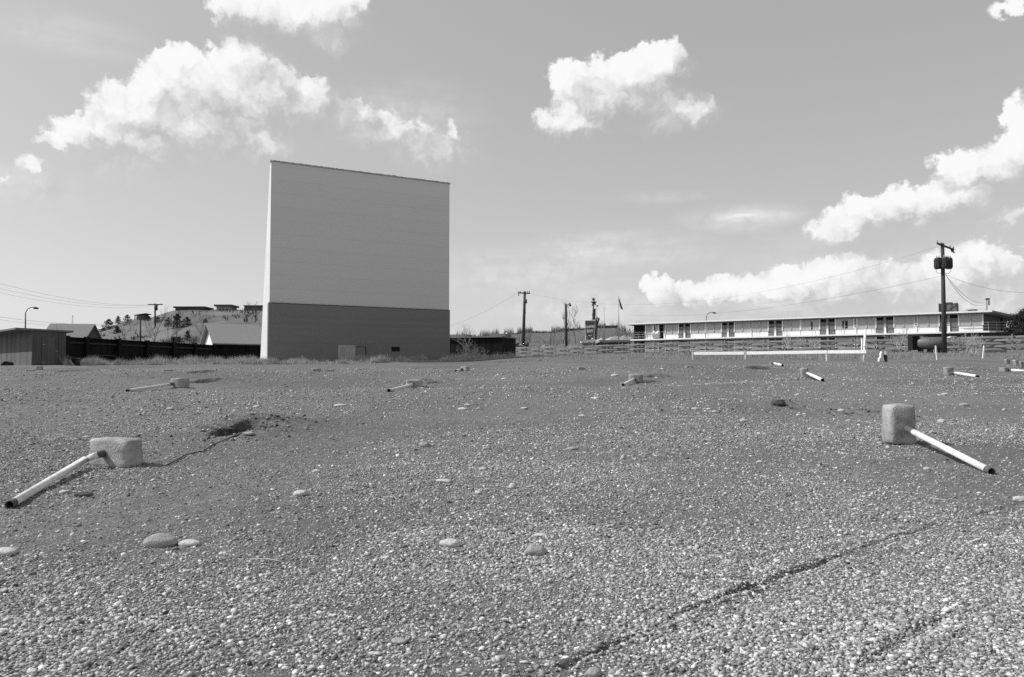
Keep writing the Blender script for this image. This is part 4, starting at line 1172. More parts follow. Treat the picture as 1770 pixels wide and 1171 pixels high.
    # dark gap of a drawn curtain
    for a, b_ in ((1456, 1459), (1461, 1465), (1130, 1131.6), (1402, 1404.5)):
        MB().box(P((tp(a) + tp(b_)) / 2, f0 + sill + .60, -rec + .066), (tp(b_) - tp(a), .012, 1.0), e, n).build('curtain_gap', M['black'], t)
    # balcony railing
    rl = MB(); zt = f0 + 1.05
    r0 = P(.1, 0, .02); r1 = B + e * .5 + n * .02
    rail = lambda a, b_, z, w=.04: MB().bar(a + Z(z), b_ + Z(z), w, w).build('rail', M['steel_mid'], t)
    rail(r0, r1, zt)
    k = 0; s = .1
    while s < L + .5:
        MB().box(P(s, (f0 + zt) / 2, .02), (.04, .04, zt - f0), e, n).build('rail_post', M['steel_mid'], t); s += 3.72 if s > 4 else 1.0
    r2 = B + e * 1.9 + on * .1 + en * 1.5; r3 = C + on * 1.2
    for z in (zt, zt - .35, zt - .7):
        rail(r1, r2, z, .05); rail(r2, r3, z, .05)
        if z < zt: rail(r0, P(s0, 0, .02), z, .05); rail(P(L - 2.5, 0, .02), r1, z, .05)
    for q in (r1, r2, (r2 + r3) / 2, r3, (r1 + r2) / 2):
        MB().box(q + Z((f0 + zt) / 2), (.05, .05, zt - f0), e, n).build('rail_post', M['steel_mid'], t)
    # scrolled infill at the left end
    for s in (.9, 2.2):
        w = .42
        ri = MB()
        for z in (f0 + .28, f0 + .78):
            ri.bar(P(s - w, z, .0), P(s + w, z, .0), .04, .04)
        for q in (-w, w): ri.bar(P(s + q, f0 + .30, .0), P(s + q, f0 + .76, .0), .04, .04)
        ri.build('rail_scroll', M['steel_mid'], t)
    # rooftop gear, each a thing standing on the roof
    def onroof(px, back_): return A + e * tp(px) + bk * back_ + Z(zr)
    q = onroof(1638, 3.0)
    ct = thing('cooling_tower', q, 'dark boxy cooling tower on the motel roof behind the tall pole', 'cooling tower')
    MB().box(q + Z(.62), (2.15, 1.6, 1.24), e, n).build('casing', mat('cooling_tower_casing', .075, .8, .02, 3), ct)
    MB().box(q + Z(.60) + n * .83 + e * .35, (1.2, .06, .95), e, n).build('louvre_panel', mat('louvre_steel', .12, .8, .03, 6), ct)
    for f in (-.98, -.2, .4, .98): MB().box(q + e * f + n * .84 + Z(.66), (.09, .10, 1.3), e, n).build('corner_post', M['steel_dark'], ct)
    MB().bar(q + e * -.2 + n * .90 + Z(.15), q + e * .95 + n * .90 + Z(1.05), .05, .05).build('brace', M['steel_dark'], ct)
    MB().tube([q + Z(1.244), q + Z(1.40)], [.45, .5], 14).build('fan_ring', M['steel_dark'], ct)
    q = onroof(1677, 2.6)
    v = thing('roof_vent', q, 'low dark mushroom vent on the motel roof right of the cooling tower', 'roof vent')
    MB().tube([q, q + Z(.28)], .3, 12).build('stem', M['steel_dark'], v)
    MB().tube([q + Z(.284), q + Z(.38), q + Z(.46)], [.62, .6, .3], 14).build('hood', M['steel_mid'], v)
    q = onroof(1686, 2.6)
    v = thing('roof_vent', q, 'small square vent beside the mushroom vent on the motel roof', 'roof vent')
    MB().box(q + Z(.16), (.28, .28, .32)).build('stem', M['steel_dark'], v)
    MB().box(q + Z(.36), (.42, .42, .08)).build('hood', M['steel_mid'], v)
    q = onroof(MASTX, .15)
    v = thing('service_mast', q, 'service mast with weatherhead on the corner of the motel roof', 'mast')
    MB().tube([q, q + Z(1.35)], .075, 8).build('shaft', M['steel_mid'], v, True)
    MB().box(q + Z(1.42) + e * .12, (.46, .22, .2), e, n).build('weatherhead', M['steel_dark'], v)
    MB().box(q + Z(.95) + e * .24, (.16, .16, .62), e, n).build('meter_box', M['steel_dark'], v)
    # linen cart by the open door
    q = P(tp(1135), f0, .06)
    v = thing('linen_cart', q, 'cart heaped with white linen beside the open motel door', 'linen cart')
    MB().box(q + Z(.42), (1.1, .5, .62), e, n).build('basket', M['concrete_lt'], v)
    for dx, dz, r_ in ((-.3, .95, .2), (.32, .92, .28), (0, .8, .22)):
        MB().tube([q + e * dx + Z(dz - r_), q + e * dx + Z(dz - r_ * .4), q + e * dx + Z(dz + r_ * .5), q + e * dx + Z(dz + r_)], [r_ * .6, r_, r_ * .85, r_ * .2], 10).build('linen', M['white2'], v, True)
    for dx in (-.4, .4): MB().tube([q + e * dx + n * .2 + Z(.06) - n * .03, q + e * dx + n * .26 + Z(.06)], .06, 8).build('wheel', M['rubber'], v)
    return t
build_motel()

# low carport / lobby wing left of the motel
P = at(1064, 590, 131); w = at(1092, 590, 131).x - at(1036, 590, 131).x
t = thing('lobby_canopy', P, 'low lobby canopy with rubbly pale roof between sign and motel', 'canopy')
MB().box(P + Vector((0, 3, .0)), (w, 6, .32)).build('canopy_roof', M['motel_wall'], t)
rb = MB()
vs = []; nx = 40
for i in range(nx + 1):
    f = i / nx; z = .17 + .50 * float(sstep(.25, .45, f)) + .30 * float(vnoise(f * 9, 2.)) + (.35 if .05 < f < .12 else 0)
    vs += [P + Vector((-w / 2 + f * w, .0, .165)), P + Vector((-w / 2 + f * w, .3, z)), P + Vector((-w / 2 + f * w, 5, z * .9)), P + Vector((-w / 2 + f * w, 5.6, .165))]
rb.add(vs, [[i * 4 + k, (i + 1) * 4 + k, (i + 1) * 4 + k + 1, i * 4 + k + 1] for i in range(nx) for k in range(3)] + [[0, 1, 2, 3], [nx * 4 + 3, nx * 4 + 2, nx * 4 + 1, nx * 4]])
rb.build('gravel_roofing', M['patch'], t)
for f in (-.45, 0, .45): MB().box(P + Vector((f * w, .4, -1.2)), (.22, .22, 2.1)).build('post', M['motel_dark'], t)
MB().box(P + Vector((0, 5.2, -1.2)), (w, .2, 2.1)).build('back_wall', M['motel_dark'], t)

# ================================================================== motel sign
def build_sign():
    Y = 150.
    P = at(1020, 604, Y); s = Y / F
    t = thing('motel_sign', P, 'tall motel pylon sign with dark script panel, curved arrow and starred mast', 'sign')
    X = lambda px, py, dy=0: at(px, py, Y) + Vector((0, dy, 0))
    panel = MB().prism([X(1012.8, 587), X(1026.2, 587), X(1028.5, 555), X(1011.5, 555)], (0, .8, 0)).build('sign_panel', M['sign_green'], t)
    fr = MB()
    for a, b_ in (((1012.4, 588), (1011.2, 555)), ((1026.8, 588), (1028.8, 555))):
        fr.bar(X(*a, -.12), X(*b_, -.12), .12, .09)
    fr.build('panel_border', M['white2'], t)
    MB().bar(X(1011.2, 554.8, -.1), X(1028.6, 554.6, -.1), .2, .14).build('panel_top_border', M['white2'], t)
    # lettering
    def text(body, px, py, size, name):
        cu = bpy.data.curves.new(name, 'FONT'); cu.body = body; cu.size = size; cu.align_x = 'CENTER'; cu.extrude = .03; cu.shear = .25; cu.offset = .03
        tmp = bpy.data.objects.new(name, cu); COL.objects.link(tmp)
        dg = bpy.context.evaluated_depsgraph_get(); me = bpy.data.meshes.new_from_object(tmp.evaluated_get(dg))
        bpy.data.objects.remove(tmp)
        rot = Matrix.Rotation(math.pi / 2, 4, 'X') @ Matrix.Rotation(.12, 4, 'Z')
        me.transform(Matrix.Translation(X(px, py, -.06) - ORIGIN[panel]) @ rot)
        me.materials.clear(); me.materials.append(M['white'])
        o = bpy.data.objects.new(name, me); COL.objects.link(o); o.parent = panel
    text('Holiday', 1019.6, 566.5, .62, 'lettering')
    text('Inn', 1019.4, 574.5, .95, 'lettering')
    MB().box(X(1020, 580.5, -.05), (.55, .08, .10)).build('letter_bar', M['white2'], panel)
    MB().box(X(1019.5, 585.2, -.05), (.5, .08, .22)).build('dark_plaque', M['black'], panel)
    MB().box(X(1023.2, 585.6, -.05), (.4, .08, .3)).build('white_plaque', M['white2'], panel)
    # arrow: a dark swept fin behind the panel curling over at the top
    MB().prism([X(1027.3, 587, -.3), X(1031.2, 587, -.3), X(1033.2, 563, -.3), X(1035.3, 554.5, -.3), X(1029.2, 553.5, -.3), X(1029.0, 563, -.3)], (0, .5, 0)).build('arrow_fin', M['steel_dark'], t)
    cp = [X(1029.5, 554, -.05), X(1030.5, 551.3, -.05), X(1033, 550.3, -.05), X(1035, 552, -.05), X(1035, 555, -.05)]
    MB().tube(cp, [.12, .22, .27, .24, .1], 10).build('arrow_tip', mat('arrow_paint', .25, .6), t, True)
    # mast
    MB().bar(X(1026.3, 553, .2), X(1027.2, 534, .2), .40, .56).build('mast', M['steel_dark'], t)
    MB().bar(X(1024.6, 552.5, .1), X(1025.4, 534, .1), .22, .16).build('mast_face', mat('mast_paint', .3, .6), t)
    MB().bar(X(1022.8, 544.3, -.05), X(1030, 543.4, -.05), .14, .12).build('mast_collar', M['steel_dark'], t)
    MB().bar(X(1026, 534, .2), X(1025.7, 527, .2), .25, .22).build('mast_neck', M['steel_dark'], t)
    st = MB()
    def star(c, r, k=5, th=.12, rot=.3):
        pts = []
        for i in range(2 * k):
            a = math.pi * i / k + rot; q = r if i % 2 == 0 else r * .42
            pts.append(c + Vector((math.cos(a) * q, 0, math.sin(a) * q)))
        st.prism(pts, (0, th, 0))
    star(X(1027, 523.5, .1), .66, 5, .4); st.build('star', M['steel_dark'], t)
    st = MB(); star(X(1026.2, 517.6, .1), .40, 5, .35, .1); st.build('star', M['steel_dark'], t)
    st = MB(); star(X(1025.3, 527.6, .1), .28, 5, .3, .1); st.build('star', M['steel_dark'], t)
    # white marquee and legs
    MB().bar(X(1003.3, 591.8, -.5), X(1032.8, 588.8, -.5), 1.6, .26).build('marquee', M['white'], t)
    for px in (1007, 1018, 1028): MB().box(X(px, 597, -.3), (.3, .3, 1.3)).build('leg', M['steel_mid'], t)
    MB().box(X(1018, 597.5, .1), (2.3, .2, .9)).build('marquee_board', M['motel_wall'], t)
build_sign()
# small lamp left of flagpole, just behind the sign
P = at(1031, 600, 140); t = thing('street_lamp', P, 'slim lamp post whose small head shows beside the sign mast', 'street lamp')
MB().tube([P, at(1031, 545, 140)], .05, 6).build('pole', M['steel_dark'], t)
MB().tube([at(1031, 545, 140), at(1031.8, 531, 140), at(1033.6, 528.5, 140)], .03, 6).build('lamp_arm', M['steel_mid'], t)
p = at(1032.3, 529.3, 140); MB().tube([p - Vector((.12, 0, .05)), p, p + Vector((.2, 0, .12))], [.06, .13, .05], 8).build('lamp_head', M['steel_dark'], t)

# ================================================================== woven fence
def build_weave():
    A = at(866, 600, 119); B = at(1800, 585, 72.5); A.z = B.z = 0
    e = (B - A).normalized(); n = Vector((e.y, -e.x, 0)); n = n if n.y < 0 else -n; L = (B - A).length
    t = thing('woven_fence', Vector((A.x, A.y, CZ + 2.4)), 'long low fence of woven weathered boards in front of the motel', 'fence')
    sp = 2.44; nb = int(L / sp) + 1
    tz = lambda s: float(np.interp(s / L, [0, .22, .5, .8, 1], [zat(600.5, 118), zat(597.5, 108), zat(587, 90), zat(582, 76), zat(579, 72.5)]))
    H = 1.42
    for i in range(nb + 1):
        s = i * sp; p = A + e * s; z = tz(s)
        MB().box(p + Vector((0, 0, z - H / 2 - .1 + .04)), (.10, .10, H + .35), e, n).build('post', M['weave_post'], t)
    wv = MB(); rows = 5
    for r_ in range(rows):
        sgn = 1 if r_ % 2 == 0 else -1
        m = nb * 10; vs = []
        for i in range(m + 1):
            s = i * sp / 10
            off = sgn * .17 * math.cos(math.pi * s / sp)
            p = A + e * s + n * off; z1 = tz(s) - r_ * H / rows - .012 * random.random(); z0 = z1 - H / rows * .70
            vs += [p + n * .012 + Vector((0, 0, z0)), p + n * .012 + Vector((0, 0, z1)), p - n * .012 + Vector((0, 0, z1)), p - n * .012 + Vector((0, 0, z0))]
        fs = []
        for i in range(m):
            for k in range(4): fs.append([i * 4 + k, (i + 1) * 4 + k, (i + 1) * 4 + (k + 1) % 4, i * 4 + (k + 1) % 4])
        wv.add(vs, fs)
    wv.build('woven_boards', M['weave'], t)
    # stub of lower fence at its far end
    A2 = at(868, 616, 96); B2 = at(889, 614, 93); A2.z = B2.z = 0
    t = thing('woven_fence', Vector((A2.x, A2.y, CZ + 1.8)), 'short low stub of fence beside the black storage building', 'fence')
    e2 = (B2 - A2).normalized()
    for px in (870, 888):
        p = at(px, 616, 94.5); MB().box(p + Vector((0, 0, .1)), (.12, .12, 1.0)).build('post', M['weave_post'], t)
    for py in (613.5, 616.8, 620):
        MB().bar(at(867, py + .5, 96), at(889, py - .5, 93), .04, .17).build('board', M['weave'], t)
build_weave()

# ================================================================== white guard rail, stakes
def build_rail():
    Y0, Y1 = 55., 47.
    t = thing('guard_rail', at(1197, 622, Y0), 'long low white board rail on short posts below the motel', 'rail')
    def pt(px, py):
        f = (px - 1197) / (1495 - 1197); return at(px, py, Y0 + (Y1 - Y0) * f)
    for a, b_ in (((1199.5, 611.2), (1286, 610.6)), ((1291, 610.6), (1429.5, 608.6)), ((1431, 608.6), (1497.5, 608.2))):
        MB().bar(pt(*a), pt(*b_), .05, .20).build('board', M['white2'], t)
    for px, py0, py1 in ((1197.5, 608.2, 623), (1289, 607, 619), (1429.3, 607, 624)):
        a, b_ = pt(px, py1), pt(px, py0)
        MB().box((a + b_) / 2 + Vector((0, .04, -.1)), (.07, .10, (b_ - a).z + .2)).build('post', M['white2'], t)
    a, b_ = at(1493, 626, Y1 + .15), at(1495.5, 570, Y1 + .15)
    t = thing('white_post', a, 'tall thick white post at the end of the white rail', 'post')
    MB().tube([a - Vector((0, 0, .3)), b_], [.075, .068], 12).build('shaft', M['white'], t, True)
    MB().tube([a + (b_ - a) * .47 + Vector((0, 0, 0)), a + (b_ - a) * .50], .078, 12).build('band', M['white2'], t, True)
    a, b_ = at(1489, 613.5, Y1 + .3), at(1489.8, 585.5, Y1 + .3)
    t = thing('white_post', at(1489, 625, Y1 + .3), 'thin white post against the tall thick one', 'post')
    MB().tube([at(1489, 626, Y1 + .3), b_], .035, 8).build('shaft', M['white'], t, True)
    MB().box(b_, (.09, .09, .05)).build('cap', M['white2'], t)
build_rail()
for xt, yt, xb, yb, lab in ((1617.3, 598.5, 1620, 616.5, 'white stake tilting left in front of the tank'), (1701.3, 598.5, 1698.6, 617, 'white stake tilting right, below the motel corner')):
    Y = 52.; a, b_ = at(xb, yb + 1, Y), at(xt, yt, Y)
    t = thing('stake', a, lab, 'stake', 'white marker stakes')
    MB().bar(a - Vector((0, 0, .2)), b_, .07, .085).build('shaft', M['white'], t)
    MB().bar(b_ + (b_ - a).normalized() * .002, b_ + (b_ - a).normalized() * .035, .055, .065).build('tip', M['white2'], t)
# white painted stump right of the rail
P = at(1524.5, 624, 47.5); t = thing('marker_stump', P, 'broken white-painted concrete marker right of the tall white post', 'marker')
MB().prism([P + Vector(q) for q in ((-.17, 0, -.05), (.17, 0, -.05), (.13, 0, .16), (.10, 0, .24), (.09, 0, .52), (.0, 0, .56), (-.06, 0, .40), (-.05, 0, .22), (-.15, 0, .17))], (0, .22, 0)).build('stump', M['white2'], t, bevel=.02)
MB().prism([P + Vector(q) for q in ((.18, .05, -.05), (.36, .05, -.05), (.36, .05, .32), (.21, .05, .38))], (0, .2, 0)).build('dark_block', M['fence_rail'], t, bevel=.02)
MB().box(P + Vector((.28, .1, .47)), (.08, .06, .22)).build('white_peg', M['white'], t)
# fuel tank
def build_tank():
    Y = 74.
    a, b_ = at(1586, 594, Y), at(1629, 593.5, Y - 1)
    t = thing('fuel_tank', at(1607, 607, Y), 'dark cylindrical tank with boxed end in the weeds beside the pole', 'tank')
    r_ = 10.5 * Y / F; d = (b_ - a).normalized()
    dk = mat('tank_paint', .12, .5, .02, 2, spec=.4)
    MB().tube([a, a + d * .06, b_ - d * .06, b_], [r_ * .9, r_, r_, r_ * .9], 28).build('drum', dk, t, True)
    MB().box(at(1579.5, 593.5, Y), (12.5 * Y / F, .9, 24 * Y / F)).build('end_box', M['black'], t)
    for f in (.12, .5, .88):
        p = a + (b_ - a) * f; MB().box(p + Vector((0, 0, -r_ - .12)), (.16, .8, .5)).build('cradle', M['steel_dark'], t)
    p = a + (b_ - a) * .4; MB().tube([p + Vector((0, 0, r_ - .02)), p + Vector((0, 0, r_ + .12))], .12, 10).build('filler_cap', M['steel_dark'], t)
    MB().box(a + (b_ - a) * .42 + Vector((0, -r_ * .86, r_ * .52)), (.32, .03, .22)).build('placard', M['steel_mid'], t)
build_tank()

# ================================================================== cars beyond the fence
def car(px0, px1, pyroof, pysill, Y, paint, label, rz=0., hatch=False):
    a = at((px0 + px1) / 2, pysill, Y); Lc = 4.4; s = (px1 - px0) * Y / F / Lc
    t = thing('parked_car', a, label, 'car', 'cars parked beyond the woven fence')
    k = s
    prof = [(-2.2, .25), (2.2, .25), (2.2, .75), (1.9, .85), (1.1, .90), (.6, 1.35), (-.9, 1.38), (-1.6, .92), (-2.15, .85)]
    MB().prism([a + Vector((x * k, 0, z * k)) for x, z in prof], (0, 1.7 * k, 0)).build('body', paint, t, bevel=.06)
    gl = [(.95, .92), (.55, 1.28), (-.82, 1.31), (-1.38, .94)]
    MB().prism([a + Vector((x * k, -.012, z * k)) for x, z in gl], (0, .01, 0)).build('side_window', M['glass_dk'], t)
    for x in (-1.4, 1.35):
        w = MB().tube([a + Vector((x * k, -.05, .3 * k)), a + Vector((x * k, .18, .3 * k))], .32 * k, 16).build('wheel', M['rubber'], t, True)
        MB().tube([a + Vector((x * k, -.07, .3 * k)), a + Vector((x * k, -.055, .3 * k))], .17 * k, 12).build('rim', M['steel_mid'], w)
    for x in (-2.2, 2.2): MB().box(a + Vector((x * k, .85 * k, .45 * k)), (.12, 1.6 * k, .14)).build('bumper', M['steel_mid'], t)
    return t, a, k
car(937, 955, 593, 601.5, 138, M['car_white'], 'white car with rounded roof showing over the woven fence')
t, a, k = car(882, 916, 592, 607, 124, M['car_white'], 'white car with dark raised boot lid at the foot of the crossarm pole')
MB().bar(at(888, 600, 123.5), at(897, 593.8, 123.5), .9, .35).build('boot_lid', M['car_dark'], t)
MB().prism([at(905, 600.5, 123.4), at(914, 600.5, 123.4), at(914, 592.5, 123.4), at(910, 593, 123.4)], (0, 1.0, 0)).build('open_door', M['car_dark'], t)
car(924, 935, 595, 602, 140, M['car_white'], 'pale small car left of the round-roofed white one')
car(984, 1004, 596, 604.5, 140, M['white2'], 'low pale car mostly hidden by fence left of the motel sign')
car(1636, 1664, 578, 590.5, 84, M['white2'], 'pale car roof just over the fence right of the tall pole')

# ================================================================== bare trees and shrubs
def bare(name, label, P, H, spread, m, seed, n0=6, depth=4, cat='tree', group=None, r0=.05, multi=False, up=.6, lean=(0, 0)):
    rs = random.Random(seed)
    t = thing(name, P, label, cat, group)
    tr = MB(); tw = MB()
    def grow(p, d, L, r, k):
        pts = [p]; q = Vector(p); dd = Vector(d)
        for i in range(3):
            dd = (dd + Vector((rs.gauss(0, .13), rs.gauss(0, .13), rs.gauss(.04, .08)))).normalized(); q = q + dd * L / 3; pts.append(q.copy())
        (tr if k >= depth - 1 else tw).tube(pts, [r, r * .85, r * .7, r * .5], 5 if k > 1 else 3, cap=False)
        if k <= 0: return
        for j in range(rs.randint(3, 4)):
            f = rs.uniform(.35, 1); o = pts[0] + (pts[-1] - pts[0]) * f
            a = rs.random() * 6.283; s = rs.uniform(.5, 1.0) * spread
            nd = (dd * 1 + Vector((math.cos(a) * s, math.sin(a) * s, rs.uniform(-.1, up)))).normalized()
            grow(o, nd, L * rs.uniform(.5, .8), r * .55, k - 1)
    if multi:
        for j in range(n0):
            a = rs.random() * 6.283; grow(P - Vector((0, 0, .2)), Vector((math.cos(a) * spread, math.sin(a) * spread, 1)).normalized(), H * rs.uniform(.35, .55), r0, depth)
    else:
        grow(P - Vector((0, 0, .3)), Vector((lean[0], lean[1], 1)).normalized(), H * .55, r0, depth)
    if tr.v: tr.build('trunk', M[m], t)
    if tw.v: tw.build('branches', M[m], t)
    return t
P = at(815.5, 619, 79); bare('bare_tree', 'pale leafless tree fanning out against the black storage building', P, 3.5, 1.0, 'twig', 5, depth=4, r0=.10)
P = at(800, 620, 78.5); bare('bare_shrub', 'spreading leafless shrub at the left foot of the pale tree', P, 2.2, 1.0, 'twig', 8, 6, 3, 'shrub', r0=.05, multi=True)
P = at(829, 620, 79.5); bare('bare_shrub', 'low leafless shrub at the right foot of the pale tree', P, 2.0, 1.1, 'twig', 9, 6, 3, 'shrub', r0=.05, multi=True)
P = at(262, 600, 96); bare('bare_tree', 'leafless dark tree leaning over the black fence below the hill pole', P, 4.4, .8, 'twig_dark', 15, depth=4, r0=.06, lean=(.35, 0))
P = at(286, 601, 98); bare('bare_tree', 'second leafless dark tree leaning right behind the black fence', P, 4.0, .9, 'twig_dark', 16, depth=4, r0=.05, lean=(.5, 0))
P = at(345, 590, 150); bare('bare_tree', 'leafless tree on the slope just left of the garage roof', P, 5.2, .9, 'twig_dark', 26, depth=4, r0=.06)
P = HL(424, 562); bare('bare_tree', 'dark leafless tree on the hill above the garage ridge', P, 6.0, .9, 'twig_dark', 21, depth=4, r0=.22)
P = HL(441, 560); bare('bare_tree', 'dark leafless tree right against the white edge of the screen', P, 6.5, .9, 'twig_dark', 22, depth=4, r0=.18)
P = at(973, 592, 180); bare('bare_tree', 'leafless tree behind the lamp post on the far hill', P, 9., .6, 'twig_dark', 23, depth=4, r0=.10)
P = at(995, 592, 180); bare('bare_tree', 'leafless tree just left of the motel sign', P, 7., .6, 'twig_dark', 27, depth=4, r0=.10)
P = at(1082, 592, 170); bare('bare_tree', 'leafless tree at the far end of the motel', P, 6., .7, 'twig_dark', 24, depth=4, r0=.10)
for px, py, Y, hh, sd, lab in ((1362, 600, 86, 1.9, 31, 'bare bush over the woven fence, left of the tall white post'), (1380, 600, 86, 1.6, 32, 'smaller bare bush right beside another on the woven fence'), (1553, 604, 77, 2.7, 33, 'tall bare bush on the fence left of the tank'),
                             (1668, 611, 66, 2.2, 34, 'tangled bare bush between the two white stakes'), (1684, 610, 68, 2.0, 35, 'bare bush beside the second white stake'), (1404, 600, 86, 1.3, 36, 'smallest bare bush on the woven fence'), (962, 614, 96, 1.3, 37, 'bare bush before the fence below the lamp post')):
    bare('bare_shrub', lab, at(px, py, Y), hh, .75, 'twig', sd, 6, 3, 'shrub', 'bare bushes along the woven fence', r0=.028, multi=True)
# evergreen at the right edge
def evergreen(P, H, Rr, label):
    rs = random.Random(4)
    t = thing('evergreen_tree', P, label, 'evergreen tree')
    MB().tube([P - Vector((0, 0, .5)), P + Vector((0, 0, H * .8))], [.18, .05], 8).build('trunk', M['trunk'], t)
    b = MB()
    cl = [(rs.uniform(-1, 1), rs.uniform(-1, 1), rs.uniform(.1, 1)) for _ in range(60)]
    for i in range(9500):
        c = cl[i % 60]; rad = Rr * (1.05 - .75 * c[2]) 
        q = P + Vector((c[0] * rad + rs.gauss(0, .28), c[1] * rad + rs.gauss(0, .28), c[2] * H + rs.gauss(0, .22)))
        s = rs.uniform(.10, .20); d1 = Vector((rs.gauss(0, 1), rs.gauss(0, 1), rs.gauss(0, 1))).normalized(); d2 = Vector((rs.gauss(0, 1), rs.gauss(0, 1), rs.gauss(0, 1))).normalized()
        b.add([q - d1 * s, q + d2 * s * .7, q + d1 * s], [[0, 1, 2]])
    b.build('crown', M['pine'], t)
evergreen(at(1772, 588, 88), zat(539, 88) - zat(588, 88), 2.1, 'dark bushy evergreen at the right end of the motel')

# ================================================================== dry grass and weeds
def blades(name, n, gen, m, label, cat):
    V = np.zeros((n, 3, 3)); k = 0
    xs, ys, hs, ws = gen(n)
    zs = height(xs, ys)
    a = rng.random(len(xs)) * 6.283; ln = rng.normal(0, .22, (len(xs), 2))
    dx, dy = np.cos(a) * ws, np.sin(a) * ws
    A_ = np.stack([xs - dx, ys - dy, zs - .05], -1); B_ = np.stack([xs + dx, ys + dy, zs - .05], -1)
    C_ = np.stack([xs + ln[:, 0] * hs, ys + ln[:, 1] * hs, zs + hs], -1)
    V = np.stack([A_, B_, C_], 1).reshape(-1, 3)
    return tag(np_mesh(name, V, np.arange(len(V)), np.full(len(xs), 3), m), label, cat, kind='stuff')
def gen_band(n):
    px = rng.uniform(-60, 900, n)
    u = (px - 885) / F
    # front edge of the strip and how deep it is
    y0 = np.interp(px, [-60, 112, 135, 200, 380, 460, 620, 780, 900], [49, 51, 55, 58, 66, 65, 68, 72, 76])
    y = y0 + rng.random(n) ** 1.3 * np.interp(px, [-60, 120, 300, 460, 780, 900], [2, 4, 10, 5, 7, 14])
    x = u * y
    clump = fbm(x * .7, y * .7, 3)
    keep = (rng.random(n) < sstep(.30, .62, clump) + .12) & ~((px < 112))
    x, y, clump = x[keep], y[keep], clump[keep]
    h = (.15 + .62 * sstep(.45, .80, clump)) * rng.uniform(.5, 1.15, len(x))
    return x, y, h, rng.uniform(.008, .022, len(x))
blades('dry_grass', 90000, gen_band, M['grass'], 'tall pale dry grass along the foot of fence, garage and screen', 'grass')
def gen_slope(n):
    px = rng.uniform(860, 1850, n); u = (px - 885) / F
    yb = np.interp(px, [860, 1000, 1200, 1370, 1500, 1700, 1850], [116, 107, 96, 87, 81, 74, 71])
    y = 50 + rng.random(n) ** .9 * (yb - 50)
    x = u * y
    c = fbm(x * .5 + 9, y * .5, 3)
    keep = rng.random(n) < sstep(.35, .65, c) * sstep(49, 58, y) + .08
    x, y, c = x[keep], y[keep], c[keep]
    h = (.05 + .22 * sstep(.45, .75, c)) * rng.uniform(.5, 1.2, len(x))
    return x, y, h, rng.uniform(.008, .02, len(x))
blades('dry_weeds', 90000, gen_slope, M['weed'], 'short dry weeds over the bank below the woven fence', 'weeds')

